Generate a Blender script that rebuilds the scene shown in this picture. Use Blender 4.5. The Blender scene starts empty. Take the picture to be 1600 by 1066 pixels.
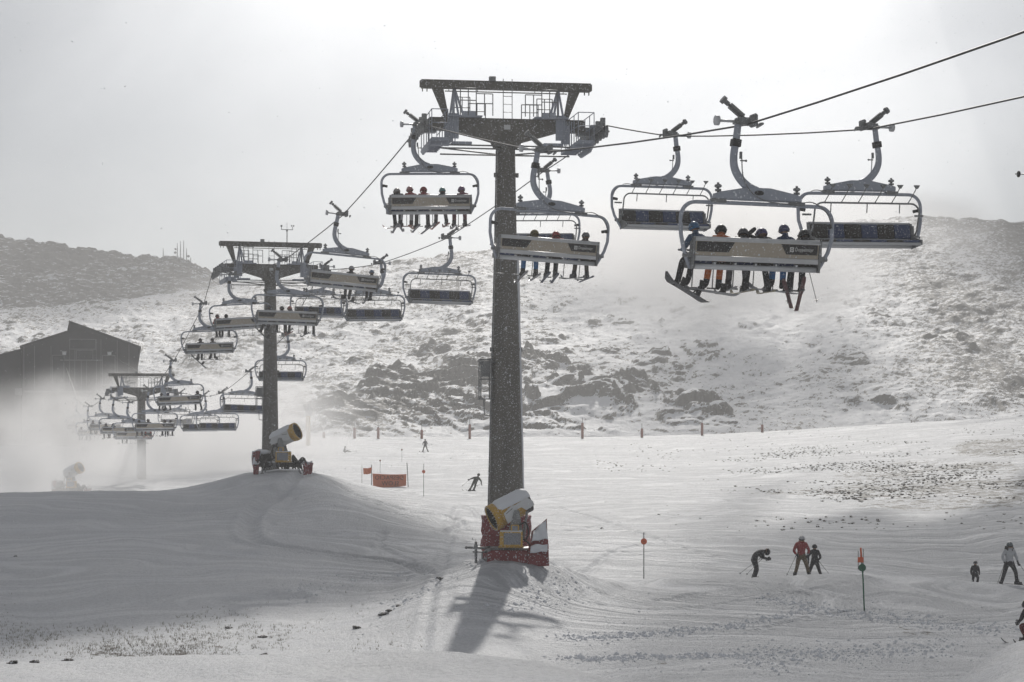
import bpy, math, random
import numpy as np
from mathutils import Vector, Matrix, Euler

random.seed(7)
R = math.radians
PI = math.pi
F = 3000.0          # focal length in photo pixels (1600 wide)
CZ = 7.3            # camera height
HY = 629.0          # horizon row

sc = bpy.context.scene
col = sc.collection
TS = bpy.data.scenes.new('scratch')


def scratch_dg():
    with bpy.context.temp_override(scene=TS, view_layer=TS.view_layers[0]):
        d = bpy.context.evaluated_depsgraph_get(); d.update()
    return d


def P(px, py, Y):
    return Vector(((px - 800) * Y / F, Y, CZ - (py - HY) * Y / F))


# ------------------------------------------------------------------ noise
def _hash(ix, iy, seed):
    h = (ix.astype(np.int64) * 374761393 + iy.astype(np.int64) * 668265263 + seed * 1442695041) & 0xFFFFFFFF
    h = ((h ^ (h >> 13)) * 1274126177) & 0xFFFFFFFF
    h = (h ^ (h >> 16)) & 0xFFFFFFFF
    return h / 4294967295.0


def vnoise(x, y, seed=0):
    ix = np.floor(x); iy = np.floor(y)
    fx = x - ix; fy = y - iy
    ix = ix.astype(np.int64); iy = iy.astype(np.int64)
    u = fx * fx * fx * (fx * (fx * 6 - 15) + 10); v = fy * fy * fy * (fy * (fy * 6 - 15) + 10)
    a = _hash(ix, iy, seed); b = _hash(ix + 1, iy, seed)
    c = _hash(ix, iy + 1, seed); d = _hash(ix + 1, iy + 1, seed)
    return (a * (1 - u) + b * u) * (1 - v) + (c * (1 - u) + d * u) * v - 0.5


def fbm(x, y, octv=4, seed=0, gain=.5):
    s = 0; a = 1.0
    for i in range(octv):
        s = s + a * vnoise(x, y, seed + i * 17)
        x = x * 2.03 + 13.7; y = y * 1.97 + 7.1; a *= gain
    return s


def slabs(x, y, seed=0):
    """tilted flat blocks: each cell a plane of its own"""
    ix = np.floor(x); iy = np.floor(y)
    best = np.full(x.shape, 9e9); hgt = np.zeros(x.shape); sec = np.full(x.shape, 9e9)
    for dx in (-1, 0, 1):
        for dy in (-1, 0, 1):
            jx = ix + dx; jy = iy + dy
            jx_, jy_ = jx.astype(np.int64), jy.astype(np.int64)
            cx = jx + _hash(jx_, jy_, seed); cy = jy + _hash(jx_, jy_, seed + 5)
            d = (x - cx) ** 2 + (y - cy) ** 2
            h0 = _hash(jx_, jy_, seed + 9) + (x - cx) * (_hash(jx_, jy_, seed + 11) - .5) * 1.2 + (y - cy) * (_hash(jx_, jy_, seed + 13) - .75) * 1.6
            m = d < best
            sec = np.where(m, best, np.minimum(sec, d))
            hgt = np.where(m, h0, hgt); best = np.where(m, d, best)
    edge = np.clip((np.sqrt(sec) - np.sqrt(best)) * 6, 0, 1)
    return hgt * (0.35 + .65 * edge)


# ------------------------------------------------------------------ terrain height
COLS = np.array([-500, 0, 200, 300, 400, 450, 500, 560, 650, 720, 800, 900, 1000, 1150, 1350, 1450, 1600, 2100], float)
ROWS = {
    16: [4.6] * 18,
    22: [3.8] * 11 + [3.75, 3.6, 3.3, 3.2, 3.3, 3.9, 4.2],
    27: [3.55, 3.50, 3.45, 3.42, 3.42, 3.42, 3.42, 3.42, 3.42, 3.40, 3.36, 3.3, 3.1, 2.7, 2.5, 2.7, 3.5, 4.0],
    31: [3.22, 3.12, 3.17, 3.20, 3.21, 3.23, 3.24, 3.25, 3.26, 3.22, 3.15, 3.0, 2.7, 2.1, 1.9, 2.3, 3.35, 4.0],
    36: [2.3, 1.9, 2.0, 2.0, 2.0, 2.0, 2.0, 2.0, 2.0, 2.0, 1.9, 1.8, 1.6, 1.2, 1.1, 1.7, 2.75, 3.4],
    43: [.7, .5, .5, .5, .5, .5, .5, .5, .6, .6, .6, .6, .5, .5, .5, .6, .8, 1.2],
    52: [.2, .05, .05, .05, .05, .05, .05, .1, .2, .25, .2, .1, .1, .1, .1, .1, .2, .3],
    60: [.2, .1, .1, .1, .1, .1, .1, .15, .35, .5, .4, .15, .1, .05, .05, .05, .1, .2],
    68: [.4, .3, .3, .3, .3, .25, .2, .2, .25, .4, .6, .35, .2, .15, .15, .1, .05, .1],
    75: [.6, .5, .5, .45, .4, .4, .35, .3, .25, .25, .35, .3, .3, .36, .54, .47, .12, -.1],
    80: [.7, .6, .6, .6, .55, .5, .45, .35, .2, .1, .05, .0, -.05, -.1, -.1, -.3, -.5, -.5],
    86: [.9, .75, .75, .7, .7, .65, .55, .4, .2, .1, .0, -.1, -.2, -.4, -.6, -.95, -1.0, -.9],
    96: [1.3, 1.1, 1.1, 1.1, 1.1, 1.1, 1.0, .8, .45, .2, .1, .0, -.1, -.25, -.5, -.6, -.6, -.4],
    108: [1.9, 1.8, 1.8, 1.85, 2.1, 1.75, 1.9, 1.55, 1.0, .6, .3, .1, .05, .05, .1, .1, .2, .6],
    116: [1.9, 1.8, 1.9, 1.75, 2.8, 2.95, 2.6, 1.75, 1.45, .7, .3, .1, .1, .1, .15, .2, .4, 1.0],
    122: [1.5, 1.4, 1.6, 2.0, 2.9, 3.12, 2.75, 2.2, 1.3, .6, .2, .1, .1, .1, .2, .3, .6, 1.3],
    130: [.4, .3, .6, 1.2, 2.2, 2.4, 2.0, 1.5, .8, .3, .1, .05, .05, .1, .25, .4, .8, 1.6],
    145: [-1.0, -1.0, -.9, -.7, -.2, .0, .1, .1, .1, .0, .0, .0, .05, .1, .35, .6, 1.1, 2.2],
    165: [-1.0, -1.0, -1.0, -.9, -.5, -.3, -.1, .0, .0, .0, .0, .0, .1, .2, .6, .95, 1.6, 2.9],
    195: [-.3, -.4, -.4, -.4, -.3, -.2, -.1, .0, .0, .0, .0, .05, .15, .4, 1.0, 1.5, 2.3, 3.8],
    235: [.5, .3, .3, .2, .1, .1, .1, .1, .1, .1, .1, .2, .3, .8, 1.9, 2.5, 3.4, 5.0],
    275: [2.2, 2.0, 1.8, 1.4, 1.0, .8, .7, .65, .6, .6, .6, .7, .8, 1.5, 2.9, 3.5, 4.4, 6.0],
    305: [2.6, 2.4, 2.0, 1.7, 1.5, 1.4, 1.35, 1.3, 1.25, 1.25, 1.25, 1.3, 1.4, 2.1, 3.5, 4.2, 5.0, 6.6],
    320: [2.6, 2.4, 2.1, 1.8, 1.75, 1.65, 1.6, 1.55, 1.5, 1.5, 1.5, 1.5, 1.65, 2.2, 3.5, 4.1, 4.7, 6.2],
    345: [1.8, 1.6, 1.2, .8, .6, .5, .3, .2, .2, .2, .2, .2, .2, .5, 1.6, 2.0, 2.6, 4.0],
    375: [1.0, 1.0, .5, .2, .0, -.3, -.5, -.5, -.5, -.5, -.5, -.5, -.5, .0, .5, .5, 1.0, 2.0],
}
RY = np.array(sorted(ROWS), float)
TAB = np.array([ROWS[k] for k in sorted(ROWS)], float)


def _hermite(x, xs, ys):
    """monotone-ish cubic, xs (n,), ys (n, m) or (n,), x (k,) -> (k, m)"""
    h = np.diff(xs)
    d = np.diff(ys, axis=0) / (h[:, None] if ys.ndim > 1 else h)
    m = np.zeros_like(ys)
    m[0] = d[0]; m[-1] = d[-1]
    dd = d[:-1] * d[1:]
    with np.errstate(divide='ignore', invalid='ignore'):
        hm = 2 * dd / (d[:-1] + d[1:])
    m[1:-1] = np.where(dd > 0, np.nan_to_num(hm), 0)
    i = np.clip(np.searchsorted(xs, x) - 1, 0, len(xs) - 2)
    t = (x - xs[i]) / h[i]
    t = np.clip(t, 0, 1)
    hh = h[i]
    if ys.ndim > 1:
        t = t[:, None]; hh = hh[:, None]
    return (2 * t**3 - 3 * t**2 + 1) * ys[i] + (t**3 - 2 * t**2 + t) * hh * m[i] + (-2 * t**3 + 3 * t**2) * ys[i + 1] + (t**3 - t**2) * hh * m[i + 1]


_FY = np.linspace(16, 375, 2400)
_FX = np.linspace(-500, 2100, 1301)
_T1 = _hermite(_FY, RY, TAB)
_FINE = _hermite(_FX, COLS, _T1.T.copy()).T      # (FY, FX)


def ground(X, Y):
    X = np.asarray(X, float); Y = np.asarray(Y, float)
    px = np.clip(800 + F * X / np.maximum(Y, 5), -500, 2099.9)
    yy = np.clip(Y, 16, 374.99)
    fy = (yy - 16) / (375 - 16) * 2399; fx = (px + 500) / 2600 * 1300
    iy = np.clip(fy.astype(int), 0, 2398); ix = np.clip(fx.astype(int), 0, 1299)
    ty = fy - iy; tx = fx - ix
    z = (_FINE[iy, ix] * (1 - tx) + _FINE[iy, ix + 1] * tx) * (1 - ty) + (_FINE[iy + 1, ix] * (1 - tx) + _FINE[iy + 1, ix + 1] * tx) * ty
    # mound of the first pylon, with a spur running down towards the camera's left
    dx = X + .1; dy = Y - 72.5
    z = z + 1.02 * np.exp(-((dx / 3.1) ** 2 + (np.where(dy < 0, dy / 5.5, dy / 3.4)) ** 2) ** 1.2) + .05 * np.exp(-((dx / 6) ** 2 + (dy / 8) ** 2)) * fbm(X / .8, Y / 1.4, 3, 51) * 2
    sx = X + 1.6 - (Y - 68) * .12
    z = z + .45 * np.exp(-((sx / 2.0) ** 2 + ((Y - 64.5) / 5.0) ** 2))
    # drifts and small forms
    w = np.clip((Y - 14) / 30, .15, 1)
    z = z + .10 * w * fbm(X / 7, Y / 11, 3, 3) + .055 * fbm(X / 1.3 + Y * .1, Y / 2.6, 3, 21) + .03 * np.clip((X + 8) / 6, 0, 1) * fbm(X / .55, Y / 1.1, 2, 29)
    z = z + .012 * fbm(X / .35, Y / .6, 2, 41)
    return z


def gz(X, Y):
    return float(ground(np.array([X]), np.array([Y]))[0])


def on_ground(px, Y):
    X = (px - 800) * Y / F
    return Vector((X, Y, gz(X, Y)))


# ------------------------------------------------------------------ materials
def newmat(name):
    m = bpy.data.materials.new(name); m.use_nodes = True
    nt = m.node_tree
    b = nt.nodes['Principled BSDF']
    return m, nt, b


def N(nt, typ, **kw):
    n = nt.nodes.new(typ)
    for k, v in kw.items():
        if k in n.inputs.keys():
            n.inputs[k].default_value = v
        else:
            setattr(n, k, v)
    return n


def simple(name, c, rough=.5, metal=0.0, var=.15, scale=8.0, bump=.0, snow=0.0, spec=.5, stretch=1.0):
    m, nt, b = newmat(name)
    tc = N(nt, 'ShaderNodeTexCoord')
    n = N(nt, 'ShaderNodeTexNoise', Scale=scale, Detail=5.0)
    mpz = N(nt, 'ShaderNodeMapping'); mpz.inputs['Scale'].default_value = (1, 1, stretch)
    nt.links.new(tc.outputs['Object'], mpz.inputs['Vector']); nt.links.new(mpz.outputs[0], n.inputs['Vector'])
    mix = N(nt, 'ShaderNodeMix', data_type='RGBA')
    mix.inputs['A'].default_value = (*[x * (1 - var) for x in c], 1)
    mix.inputs['B'].default_value = (*[min(1, x * (1 + var)) for x in c], 1)
    nt.links.new(n.outputs['Fac'], mix.inputs['Factor'])
    out = mix.outputs['Result']
    if snow > 0:      # rime and snow stuck to the surface in specks
        n2 = N(nt, 'ShaderNodeTexNoise', Scale=scale * 5, Detail=3.0)
        nt.links.new(tc.outputs['Object'], n2.inputs['Vector'])
        cr = N(nt, 'ShaderNodeValToRGB')
        cr.color_ramp.elements[0].position = .62 - snow * .2; cr.color_ramp.elements[1].position = .70 - snow * .2
        nt.links.new(n2.outputs['Fac'], cr.inputs['Fac'])
        mx = N(nt, 'ShaderNodeMix', data_type='RGBA')
        mx.inputs['B'].default_value = (.8, .82, .86, 1)
        nt.links.new(cr.outputs['Color'], mx.inputs['Factor']); nt.links.new(out, mx.inputs['A'])
        out = mx.outputs['Result']
    nt.links.new(out, b.inputs['Base Color'])
    b.inputs['Roughness'].default_value = rough
    b.inputs['Metallic'].default_value = metal
    b.inputs['Specular IOR Level'].default_value = spec
    if bump:
        bp = N(nt, 'ShaderNodeBump', Strength=bump, Distance=.02)
        nt.links.new(n.outputs['Fac'], bp.inputs['Height']); nt.links.new(bp.outputs['Normal'], b.inputs['Normal'])
    return m


M = {}
M['galv'] = simple('galvanised_steel', (.42, .45, .52), .5, .3, .2, 3.0, snow=.10)
M['galv_dark'] = simple('weathered_steel', (.26, .265, .27), .55, .5, .25, 6.0, snow=.15)
M['pole'] = simple('pole_paint', (.17, .16, .145), .7, .1, .42, 4.0, bump=.2, snow=.11, stretch=.12)
M['steel_light'] = simple('bright_steel', (.66, .67, .69), .4, .3, .12, 2.0)
M['rope'] = simple('steel_rope', (.07, .07, .075), .5, .6)
M['beige'] = simple('beige_shell', (.50, .44, .36), .5, 0, .12, 4.0, snow=.12)
M['black'] = simple('black_plastic', (.035, .034, .034), .5, 0, .3, 9.0, snow=.02)
M['navy'] = simple('navy_cushion', (.06, .085, .18), .7, 0, .2, 6.0, snow=.1)
M['charcoal'] = simple('charcoal_cushion', (.05, .046, .042), .75, 0, .25, 6.0, snow=.1)
M['white'] = simple('white_lettering', (.75, .75, .74), .6)
M['rubber'] = simple('rubber', (.03, .03, .03), .8)
M['yellow'] = simple('yellow_paint', (.55, .33, .05), .5, 0, .25, 5.0, snow=.14)
M['panel_white'] = simple('white_panel', (.68, .69, .7), .5, 0, .1, 4.0)
M['glass'] = simple('grey_panel_glass', (.22, .23, .26), .25, 0, .3, 9.0, snow=.2)
M['red_pad'] = simple('red_padding', (.22, .04, .045), .7, 0, .3, 3.0, bump=.5, snow=.14)
M['orange'] = simple('orange_plastic', (.75, .16, .07), .55, 0, .15)
M['orange_net'] = simple('orange_banner_fabric', (.80, .27, .15), .8, 0, .12)
M['dark_red'] = simple('red_brown_post', (.30, .09, .06), .7)
M['green'] = simple('green_plastic', (.03, .14, .08), .5)
M['wall'] = simple('dark_cladding', (.045, .045, .048), .7, 0, .2, .5)
M['wall_light'] = simple('grey_trim', (.2, .2, .21), .7)
M['window'] = simple('dark_window', (.03, .03, .035), .2)
M['skin'] = simple('skin', (.45, .28, .2), .6)
M['mark'] = simple('faded_lettering', (.24, .08, .06), .8)
PAINT = {}


def cloth(c, rough=.8):
    key = tuple(c)
    if key not in PAINT:
        PAINT[key] = simple('fabric', c, rough, 0, .25, 9.0, bump=.3, snow=.06)
    return PAINT[key]


def snow_material(name, far=False):
    m, nt, b = newmat(name)
    L = nt.links.new
    geo = N(nt, 'ShaderNodeNewGeometry')
    at = N(nt, 'ShaderNodeAttribute', attribute_name='rock')
    pos = geo.outputs['Position']
    mp = N(nt, 'ShaderNodeMapping'); mp.inputs['Scale'].default_value = (1, .55, 1.6) if far else (1, .6, 1)
    L(pos, mp.inputs['Vector'])
    # rock / earth patches
    n1 = N(nt, 'ShaderNodeTexNoise', Scale=.9 if far else 1.3, Detail=9.0, Roughness=.72)
    L(mp.outputs['Vector'], n1.inputs['Vector'])
    n2 = N(nt, 'ShaderNodeTexNoise', Scale=.045 if far else .12, Detail=4.0)
    L(mp.outputs['Vector'], n2.inputs['Vector'])
    add = N(nt, 'ShaderNodeMath', operation='MULTIPLY_ADD'); add.inputs[1].default_value = .35
    L(n2.outputs['Fac'], add.inputs[0]); L(n1.outputs['Fac'], add.inputs[2])
    add2 = N(nt, 'ShaderNodeMath', operation='ADD')
    L(add.outputs[0], add2.inputs[0]); L(at.outputs['Fac'], add2.inputs[1])
    if far:       # steep faces shed their snow
        sep = N(nt, 'ShaderNodeSeparateXYZ'); L(geo.outputs['True Normal'], sep.inputs[0])
        st = N(nt, 'ShaderNodeMapRange'); st.inputs['From Min'].default_value = .93; st.inputs['From Max'].default_value = .60
        st.inputs['To Min'].default_value = 0; st.inputs['To Max'].default_value = .40
        L(sep.outputs['Z'], st.inputs['Value'])
        add3 = N(nt, 'ShaderNodeMath', operation='ADD'); L(add2.outputs[0], add3.inputs[0]); L(st.outputs[0], add3.inputs[1])
        add2 = add3
    cr = N(nt, 'ShaderNodeMapRange'); cr.inputs['From Min'].default_value = .98; cr.inputs['From Max'].default_value = 1.03
    L(add2.outputs[0], cr.inputs['Value'])
    rockc = N(nt, 'ShaderNodeMix', data_type='RGBA')
    rockc.inputs['A'].default_value = (.045, .042, .038, 1); rockc.inputs['B'].default_value = (.17, .155, .135, 1)
    n3 = N(nt, 'ShaderNodeTexNoise', Scale=2.2, Detail=6.0); L(pos, n3.inputs['Vector']); L(n3.outputs['Fac'], rockc.inputs['Factor'])
    snowc = N(nt, 'ShaderNodeMix', data_type='RGBA')
    snowc.inputs['A'].default_value = (.74, .765, .82, 1); snowc.inputs['B'].default_value = (.86, .87, .89, 1)
    n4 = N(nt, 'ShaderNodeTexNoise', Scale=.5, Detail=5.0); L(mp.outputs['Vector'], n4.inputs['Vector']); L(n4.outputs['Fac'], snowc.inputs['Factor'])
    mix = N(nt, 'ShaderNodeMix', data_type='RGBA')
    L(cr.outputs[0], mix.inputs['Factor']); L(snowc.outputs['Result'], mix.inputs['A']); L(rockc.outputs['Result'], mix.inputs['B'])
    L(mix.outputs['Result'], b.inputs['Base Color'])
    b.inputs['Roughness'].default_value = .62
    b.inputs['Specular IOR Level'].default_value = .35
    # relief
    if far:
        bp = N(nt, 'ShaderNodeBump', Strength=.75, Distance=.6)
        L(n1.outputs['Fac'], bp.inputs['Height'])
        L(bp.outputs['Normal'], b.inputs['Normal'])
    else:
        # ski tracks: long thin noise in three directions, broken up
        hs = None
        for ang, sc_, amp in ((.5, 2.4, 1.0), (1.15, 4.5, .9), (-.8, 4.0, .8), (1.45, 8.0, .7), (1.8, 7.0, .6)):
            mm = N(nt, 'ShaderNodeMapping'); mm.inputs['Rotation'].default_value = (0, 0, ang)
            mm.inputs['Scale'].default_value = (.11, 1, 1)
            wn = N(nt, 'ShaderNodeTexNoise', Scale=.07, Detail=2.0)
            L(pos, wn.inputs['Vector'])
            vm = N(nt, 'ShaderNodeVectorMath', operation='MULTIPLY_ADD'); vm.inputs[1].default_value = (26, 26, 0)
            L(wn.outputs['Color'], vm.inputs[0]); L(pos, vm.inputs[2])
            L(vm.outputs[0], mm.inputs['Vector'])
            tn = N(nt, 'ShaderNodeTexNoise', Scale=sc_ * .22, Detail=4.0, Roughness=.6); L(mm.outputs['Vector'], tn.inputs['Vector'])
            ml = N(nt, 'ShaderNodeMath', operation='MULTIPLY'); ml.inputs[1].default_value = amp; L(tn.outputs['Fac'], ml.inputs[0])
            if hs is None: hs = ml
            else:
                ad = N(nt, 'ShaderNodeMath', operation='ADD'); L(hs.outputs[0], ad.inputs[0]); L(ml.outputs[0], ad.inputs[1]); hs = ad
        g = N(nt, 'ShaderNodeTexNoise', Scale=9.0, Detail=6.0, Roughness=.7); L(mp.outputs['Vector'], g.inputs['Vector'])
        g2 = N(nt, 'ShaderNodeMath', operation='MULTIPLY'); g2.inputs[1].default_value = .55; L(g.outputs['Fac'], g2.inputs[0])
        tr = N(nt, 'ShaderNodeAttribute', attribute_name='track')
        hm = N(nt, 'ShaderNodeMath', operation='MULTIPLY'); L(hs.outputs[0], hm.inputs[0]); L(tr.outputs['Fac'], hm.inputs[1])
        ad = N(nt, 'ShaderNodeMath', operation='ADD'); L(hm.outputs[0], ad.inputs[0]); L(g2.outputs[0], ad.inputs[1])
        # scraped, harder snow is greyer than the loose snow beside it
        sc1 = N(nt, 'ShaderNodeMapRange'); sc1.inputs['From Min'].default_value = 1.80; sc1.inputs['From Max'].default_value = 2.08
        L(hs.outputs[0], sc1.inputs['Value'])
        g3 = N(nt, 'ShaderNodeMapRange'); g3.inputs['From Min'].default_value = .46; g3.inputs['From Max'].default_value = .60; L(g.outputs['Fac'], g3.inputs['Value'])
        m3 = N(nt, 'ShaderNodeMath', operation='MULTIPLY'); L(sc1.outputs[0], m3.inputs[0]); L(tr.outputs['Fac'], m3.inputs[1])
        m4 = N(nt, 'ShaderNodeMath', operation='MULTIPLY_ADD'); m4.inputs[1].default_value = .35; L(g3.outputs[0], m4.inputs[0]); L(m3.outputs[0], m4.inputs[2]); m4.use_clamp = True
        scr = N(nt, 'ShaderNodeMix', data_type='RGBA'); scr.inputs['B'].default_value = (.42, .44, .475, 1)
        m5 = N(nt, 'ShaderNodeMath', operation='MULTIPLY'); m5.inputs[1].default_value = .8; L(m4.outputs[0], m5.inputs[0])
        L(m5.outputs[0], scr.inputs['Factor']); L(snowc.outputs['Result'], scr.inputs['A']); L(scr.outputs['Result'], mix.inputs['A'])
        bp = N(nt, 'ShaderNodeBump', Strength=1.0, Distance=.28)
        L(ad.outputs[0], bp.inputs['Height']); L(bp.outputs['Normal'], b.inputs['Normal'])
    return m


M['snow'] = snow_material('groomed_snow')
M['mount'] = snow_material('snowy_rock', far=True)
M['snowcap'] = simple('loose_snow', (.80, .82, .86), .7, 0, .05, 3.0, bump=.6)
M['rock'] = simple('bare_rock', (.07, .065, .06), .8, 0, .4, 6.0, bump=.6, snow=.25)
M['tuft'] = simple('dry_tuft', (.15, .135, .115), .9, 0, .3, 4.0)
M['straw'] = simple('dry_straw', (.24, .21, .17), .9, 0, .3, 4.0)


# ------------------------------------------------------------------ object helpers
def link(o, parent=None):
    col.objects.link(o)
    if parent is not None:
        o.parent = parent
    return o


def tag(o, label=None, cat=None, group=None, kind=None):
    if label: o['label'] = label
    if cat: o['category'] = cat
    if group: o['group'] = group
    if kind: o['kind'] = kind
    return o


def empty(name, mat=None):
    o = bpy.data.objects.new(name, None); col.objects.link(o)
    o.empty_display_size = .2
    if mat is not None: o.matrix_world = mat
    return o


def copy_tree(o, parent=None):
    c = o.copy(); col.objects.link(c); c.parent = parent
    for ch in KIDS.get(o.name, []):
        copy_tree(ch, c)
    return c


KIDS = {}


class MB:
    def __init__(s):
        s.v = []; s.f = []; s.mi = []; s.cur = 0; s.sm = []
        s.smooth = False

    def add(s, vs, fs):
        n = len(s.v); s.v += [tuple(v) for v in vs]
        for f in fs:
            s.f.append([i + n for i in f]); s.mi.append(s.cur); s.sm.append(s.smooth)
        return s

    def box(s, c, d, rot=None, taper=None):
        hx, hy, hz = d[0] / 2, d[1] / 2, d[2] / 2
        t = taper or (1, 1)
        vs = [Vector((x * hx * (t[0] if z > 0 else 1), y * hy * (t[1] if z > 0 else 1), z * hz)) for z in (-1, 1) for y in (-1, 1) for x in (-1, 1)]
        if rot is not None:
            m = rot if isinstance(rot, Matrix) else Euler(rot).to_matrix()
            vs = [m @ v for v in vs]
        c = Vector(c)
        sm, s.smooth = s.smooth, False
        s.add([v + c for v in vs], [(0, 2, 3, 1), (4, 5, 7, 6), (0, 1, 5, 4), (2, 6, 7, 3), (0, 4, 6, 2), (1, 3, 7, 5)])
        s.smooth = sm
        return s

    def tube(s, pts, r, seg=8, caps=True, flat=1.0):
        pts = [Vector(p) for p in pts]
        n = len(pts)
        rs = r if isinstance(r, (list, tuple)) else [r] * n
        t0 = (pts[1] - pts[0]).normalized()
        up = Vector((0, 0, 1)) if abs(t0.z) < .9 else Vector((1, 0, 0))
        nrm = (up - t0 * up.dot(t0)).normalized()
        vs = []; fs = []
        for i, p in enumerate(pts):
            if i == 0: t = t0
            elif i == n - 1: t = (pts[-1] - pts[-2]).normalized()
            else: t = ((pts[i + 1] - p).normalized() + (p - pts[i - 1]).normalized()).normalized()
            nrm = (nrm - t * nrm.dot(t)).normalized(); bn = t.cross(nrm)
            for k in range(seg):
                a = 2 * PI * k / seg
                vs.append(p + nrm * (math.cos(a) * rs[i]) + bn * (math.sin(a) * rs[i] * flat))
        for i in range(n - 1):
            for k in range(seg):
                k2 = (k + 1) % seg
                fs.append((i * seg + k, i * seg + k2, (i + 1) * seg + k2, (i + 1) * seg + k))
        if caps:
            fs.append(tuple(range(seg))[::-1]); fs.append(tuple((n - 1) * seg + k for k in range(seg)))
        sm, s.smooth = s.smooth, True
        s.add(vs, fs)
        if caps: s.sm[-1] = s.sm[-2] = False
        s.smooth = sm
        return s

    def cyl(s, a, b, r, seg=12, r2=None):
        return s.tube([a, b], [r, r if r2 is None else r2], seg)

    def ring(s, a, b, r_out, r_in, seg=24):
        a = Vector(a); b = Vector(b); t = (b - a).normalized()
        up = Vector((0, 0, 1)) if abs(t.z) < .9 else Vector((1, 0, 0))
        n = (up - t * up.dot(t)).normalized(); bn = t.cross(n)
        vs = []
        for (p, r) in ((a, r_out), (b, r_out), (b, r_in), (a, r_in)):
            for k in range(seg):
                an = 2 * PI * k / seg
                vs.append(p + n * math.cos(an) * r + bn * math.sin(an) * r)
        fs = []
        for q in range(4):
            for k in range(seg):
                k2 = (k + 1) % seg; q2 = (q + 1) % 4
                fs.append((q * seg + k, q * seg + k2, q2 * seg + k2, q2 * seg + k))
        return s.add(vs, fs)

    def prism(s, poly, y0, y1, axis='y'):
        """poly of (x, z) extruded along y (or (y,z) along x)"""
        n = len(poly)
        def mk(p, t): return (p[0], t, p[1]) if axis == 'y' else ((t, p[0], p[1]) if axis == 'x' else (p[0], p[1], t))
        vs = [mk(p, y0) for p in poly] + [mk(p, y1) for p in poly]
        fs = [tuple(range(n)), tuple(range(2 * n - 1, n - 1, -1))] + [(i, i + n, (i + 1) % n + n, (i + 1) % n) for i in range(n)]
        return s.add(vs, fs)

    def ball(s, c, r, seg=10, rings=7, rot=None, jit=0, rng=None):
        r = r if isinstance(r, (list, tuple)) else (r, r, r)
        c = Vector(c); vs = []; fs = []
        m = Euler(rot).to_matrix() if rot is not None and not isinstance(rot, Matrix) else rot
        for i in range(rings + 1):
            th = PI * i / rings
            for k in range(seg):
                a = 2 * PI * k / seg
                j = 1 + (rng.uniform(-jit, jit) if (rng and 0 < i < rings) else 0)
                v = Vector((math.sin(th) * math.cos(a) * r[0] * j, math.sin(th) * math.sin(a) * r[1] * j, math.cos(th) * r[2] * j))
                if m is not None: v = m @ v
                vs.append(c + v)
        for i in range(rings):
            for k in range(seg):
                k2 = (k + 1) % seg
                fs.append((i * seg + k, (i + 1) * seg + k, (i + 1) * seg + k2, i * seg + k2))
        sm, s.smooth = s.smooth, True
        s.add(vs, fs); s.smooth = sm
        return s

    def build(s, name, mats, parent=None, bevel=0, M4=None):
        me = bpy.data.meshes.new(name)
        v = s.v if M4 is None else [tuple(M4 @ Vector(q)) for q in s.v]
        me.from_pydata(v, [], s.f)
        mats = mats if isinstance(mats, (list, tuple)) else [mats]
        for m in mats: me.materials.append(m)
        me.polygons.foreach_set('material_index', s.mi)
        me.polygons.foreach_set('use_smooth', s.sm)
        import bmesh
        bm = bmesh.new(); bm.from_mesh(me)
        bmesh.ops.remove_doubles(bm, verts=bm.verts, dist=1e-5)
        bmesh.ops.recalc_face_normals(bm, faces=bm.faces)
        bm.to_mesh(me); bm.free()
        o = bpy.data.objects.new(name, me)
        link(o, parent)
        if parent is not None: KIDS.setdefault(parent.name, []).append(o)
        if bevel:
            bv = o.modifiers.new('bevel', 'BEVEL'); bv.width = bevel; bv.segments = 1; bv.limit_method = 'ANGLE'
        return o


def arc(cx, cz, r, a0, a1, n=8, y=0.0):
    return [(cx + r * math.cos(R(a0 + (a1 - a0) * i / n)), y, cz + r * math.sin(R(a0 + (a1 - a0) * i / n))) for i in range(n + 1)]


def smooth_path(pts, n=6):
    pts = [Vector(p) for p in pts]; out = []
    for i in range(len(pts) - 1):
        p0 = pts[max(0, i - 1)]; p1 = pts[i]; p2 = pts[i + 1]; p3 = pts[min(len(pts) - 1, i + 2)]
        for k in range(n):
            t = k / n
            out.append(.5 * ((2 * p1) + (p2 - p0) * t + (2 * p0 - 5 * p1 + 4 * p2 - p3) * t * t + (3 * p1 - p0 - 3 * p2 + p3) * t**3))
    out.append(pts[-1])
    return out


def grid_mesh(name, X, Y, Z, attrs, mat):
    nr, nc = X.shape
    co = np.stack([X, Y, Z], -1).reshape(-1, 3)
    idx = np.arange(nr * nc).reshape(nr, nc)
    q = np.stack([idx[:-1, :-1], idx[:-1, 1:], idx[1:, 1:], idx[1:, :-1]], -1).reshape(-1, 4)
    me = bpy.data.meshes.new(name)
    me.vertices.add(len(co)); me.vertices.foreach_set('co', co.astype(np.float32).ravel())
    me.loops.add(q.size); me.loops.foreach_set('vertex_index', q.astype(np.int32).ravel())
    me.polygons.add(len(q)); me.polygons.foreach_set('loop_start', np.arange(0, q.size, 4, dtype=np.int32))
    me.polygons.foreach_set('loop_total', np.full(len(q), 4, dtype=np.int32))
    me.polygons.foreach_set('use_smooth', np.ones(len(q), dtype=bool))
    me.update(calc_edges=True)
    for k, a in attrs.items():
        at = me.attributes.new(k, 'FLOAT', 'POINT'); at.data.foreach_set('value', a.astype(np.float32).ravel())
    me.materials.append(mat)
    o = bpy.data.objects.new(name, me); col.objects.link(o)
    o['kind'] = 'structure'
    return o


def bump2(px, py, cx, cy, rx, ry):
    return np.exp(-(((px - cx) / rx) ** 2 + ((py - cy) / ry) ** 2))


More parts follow.
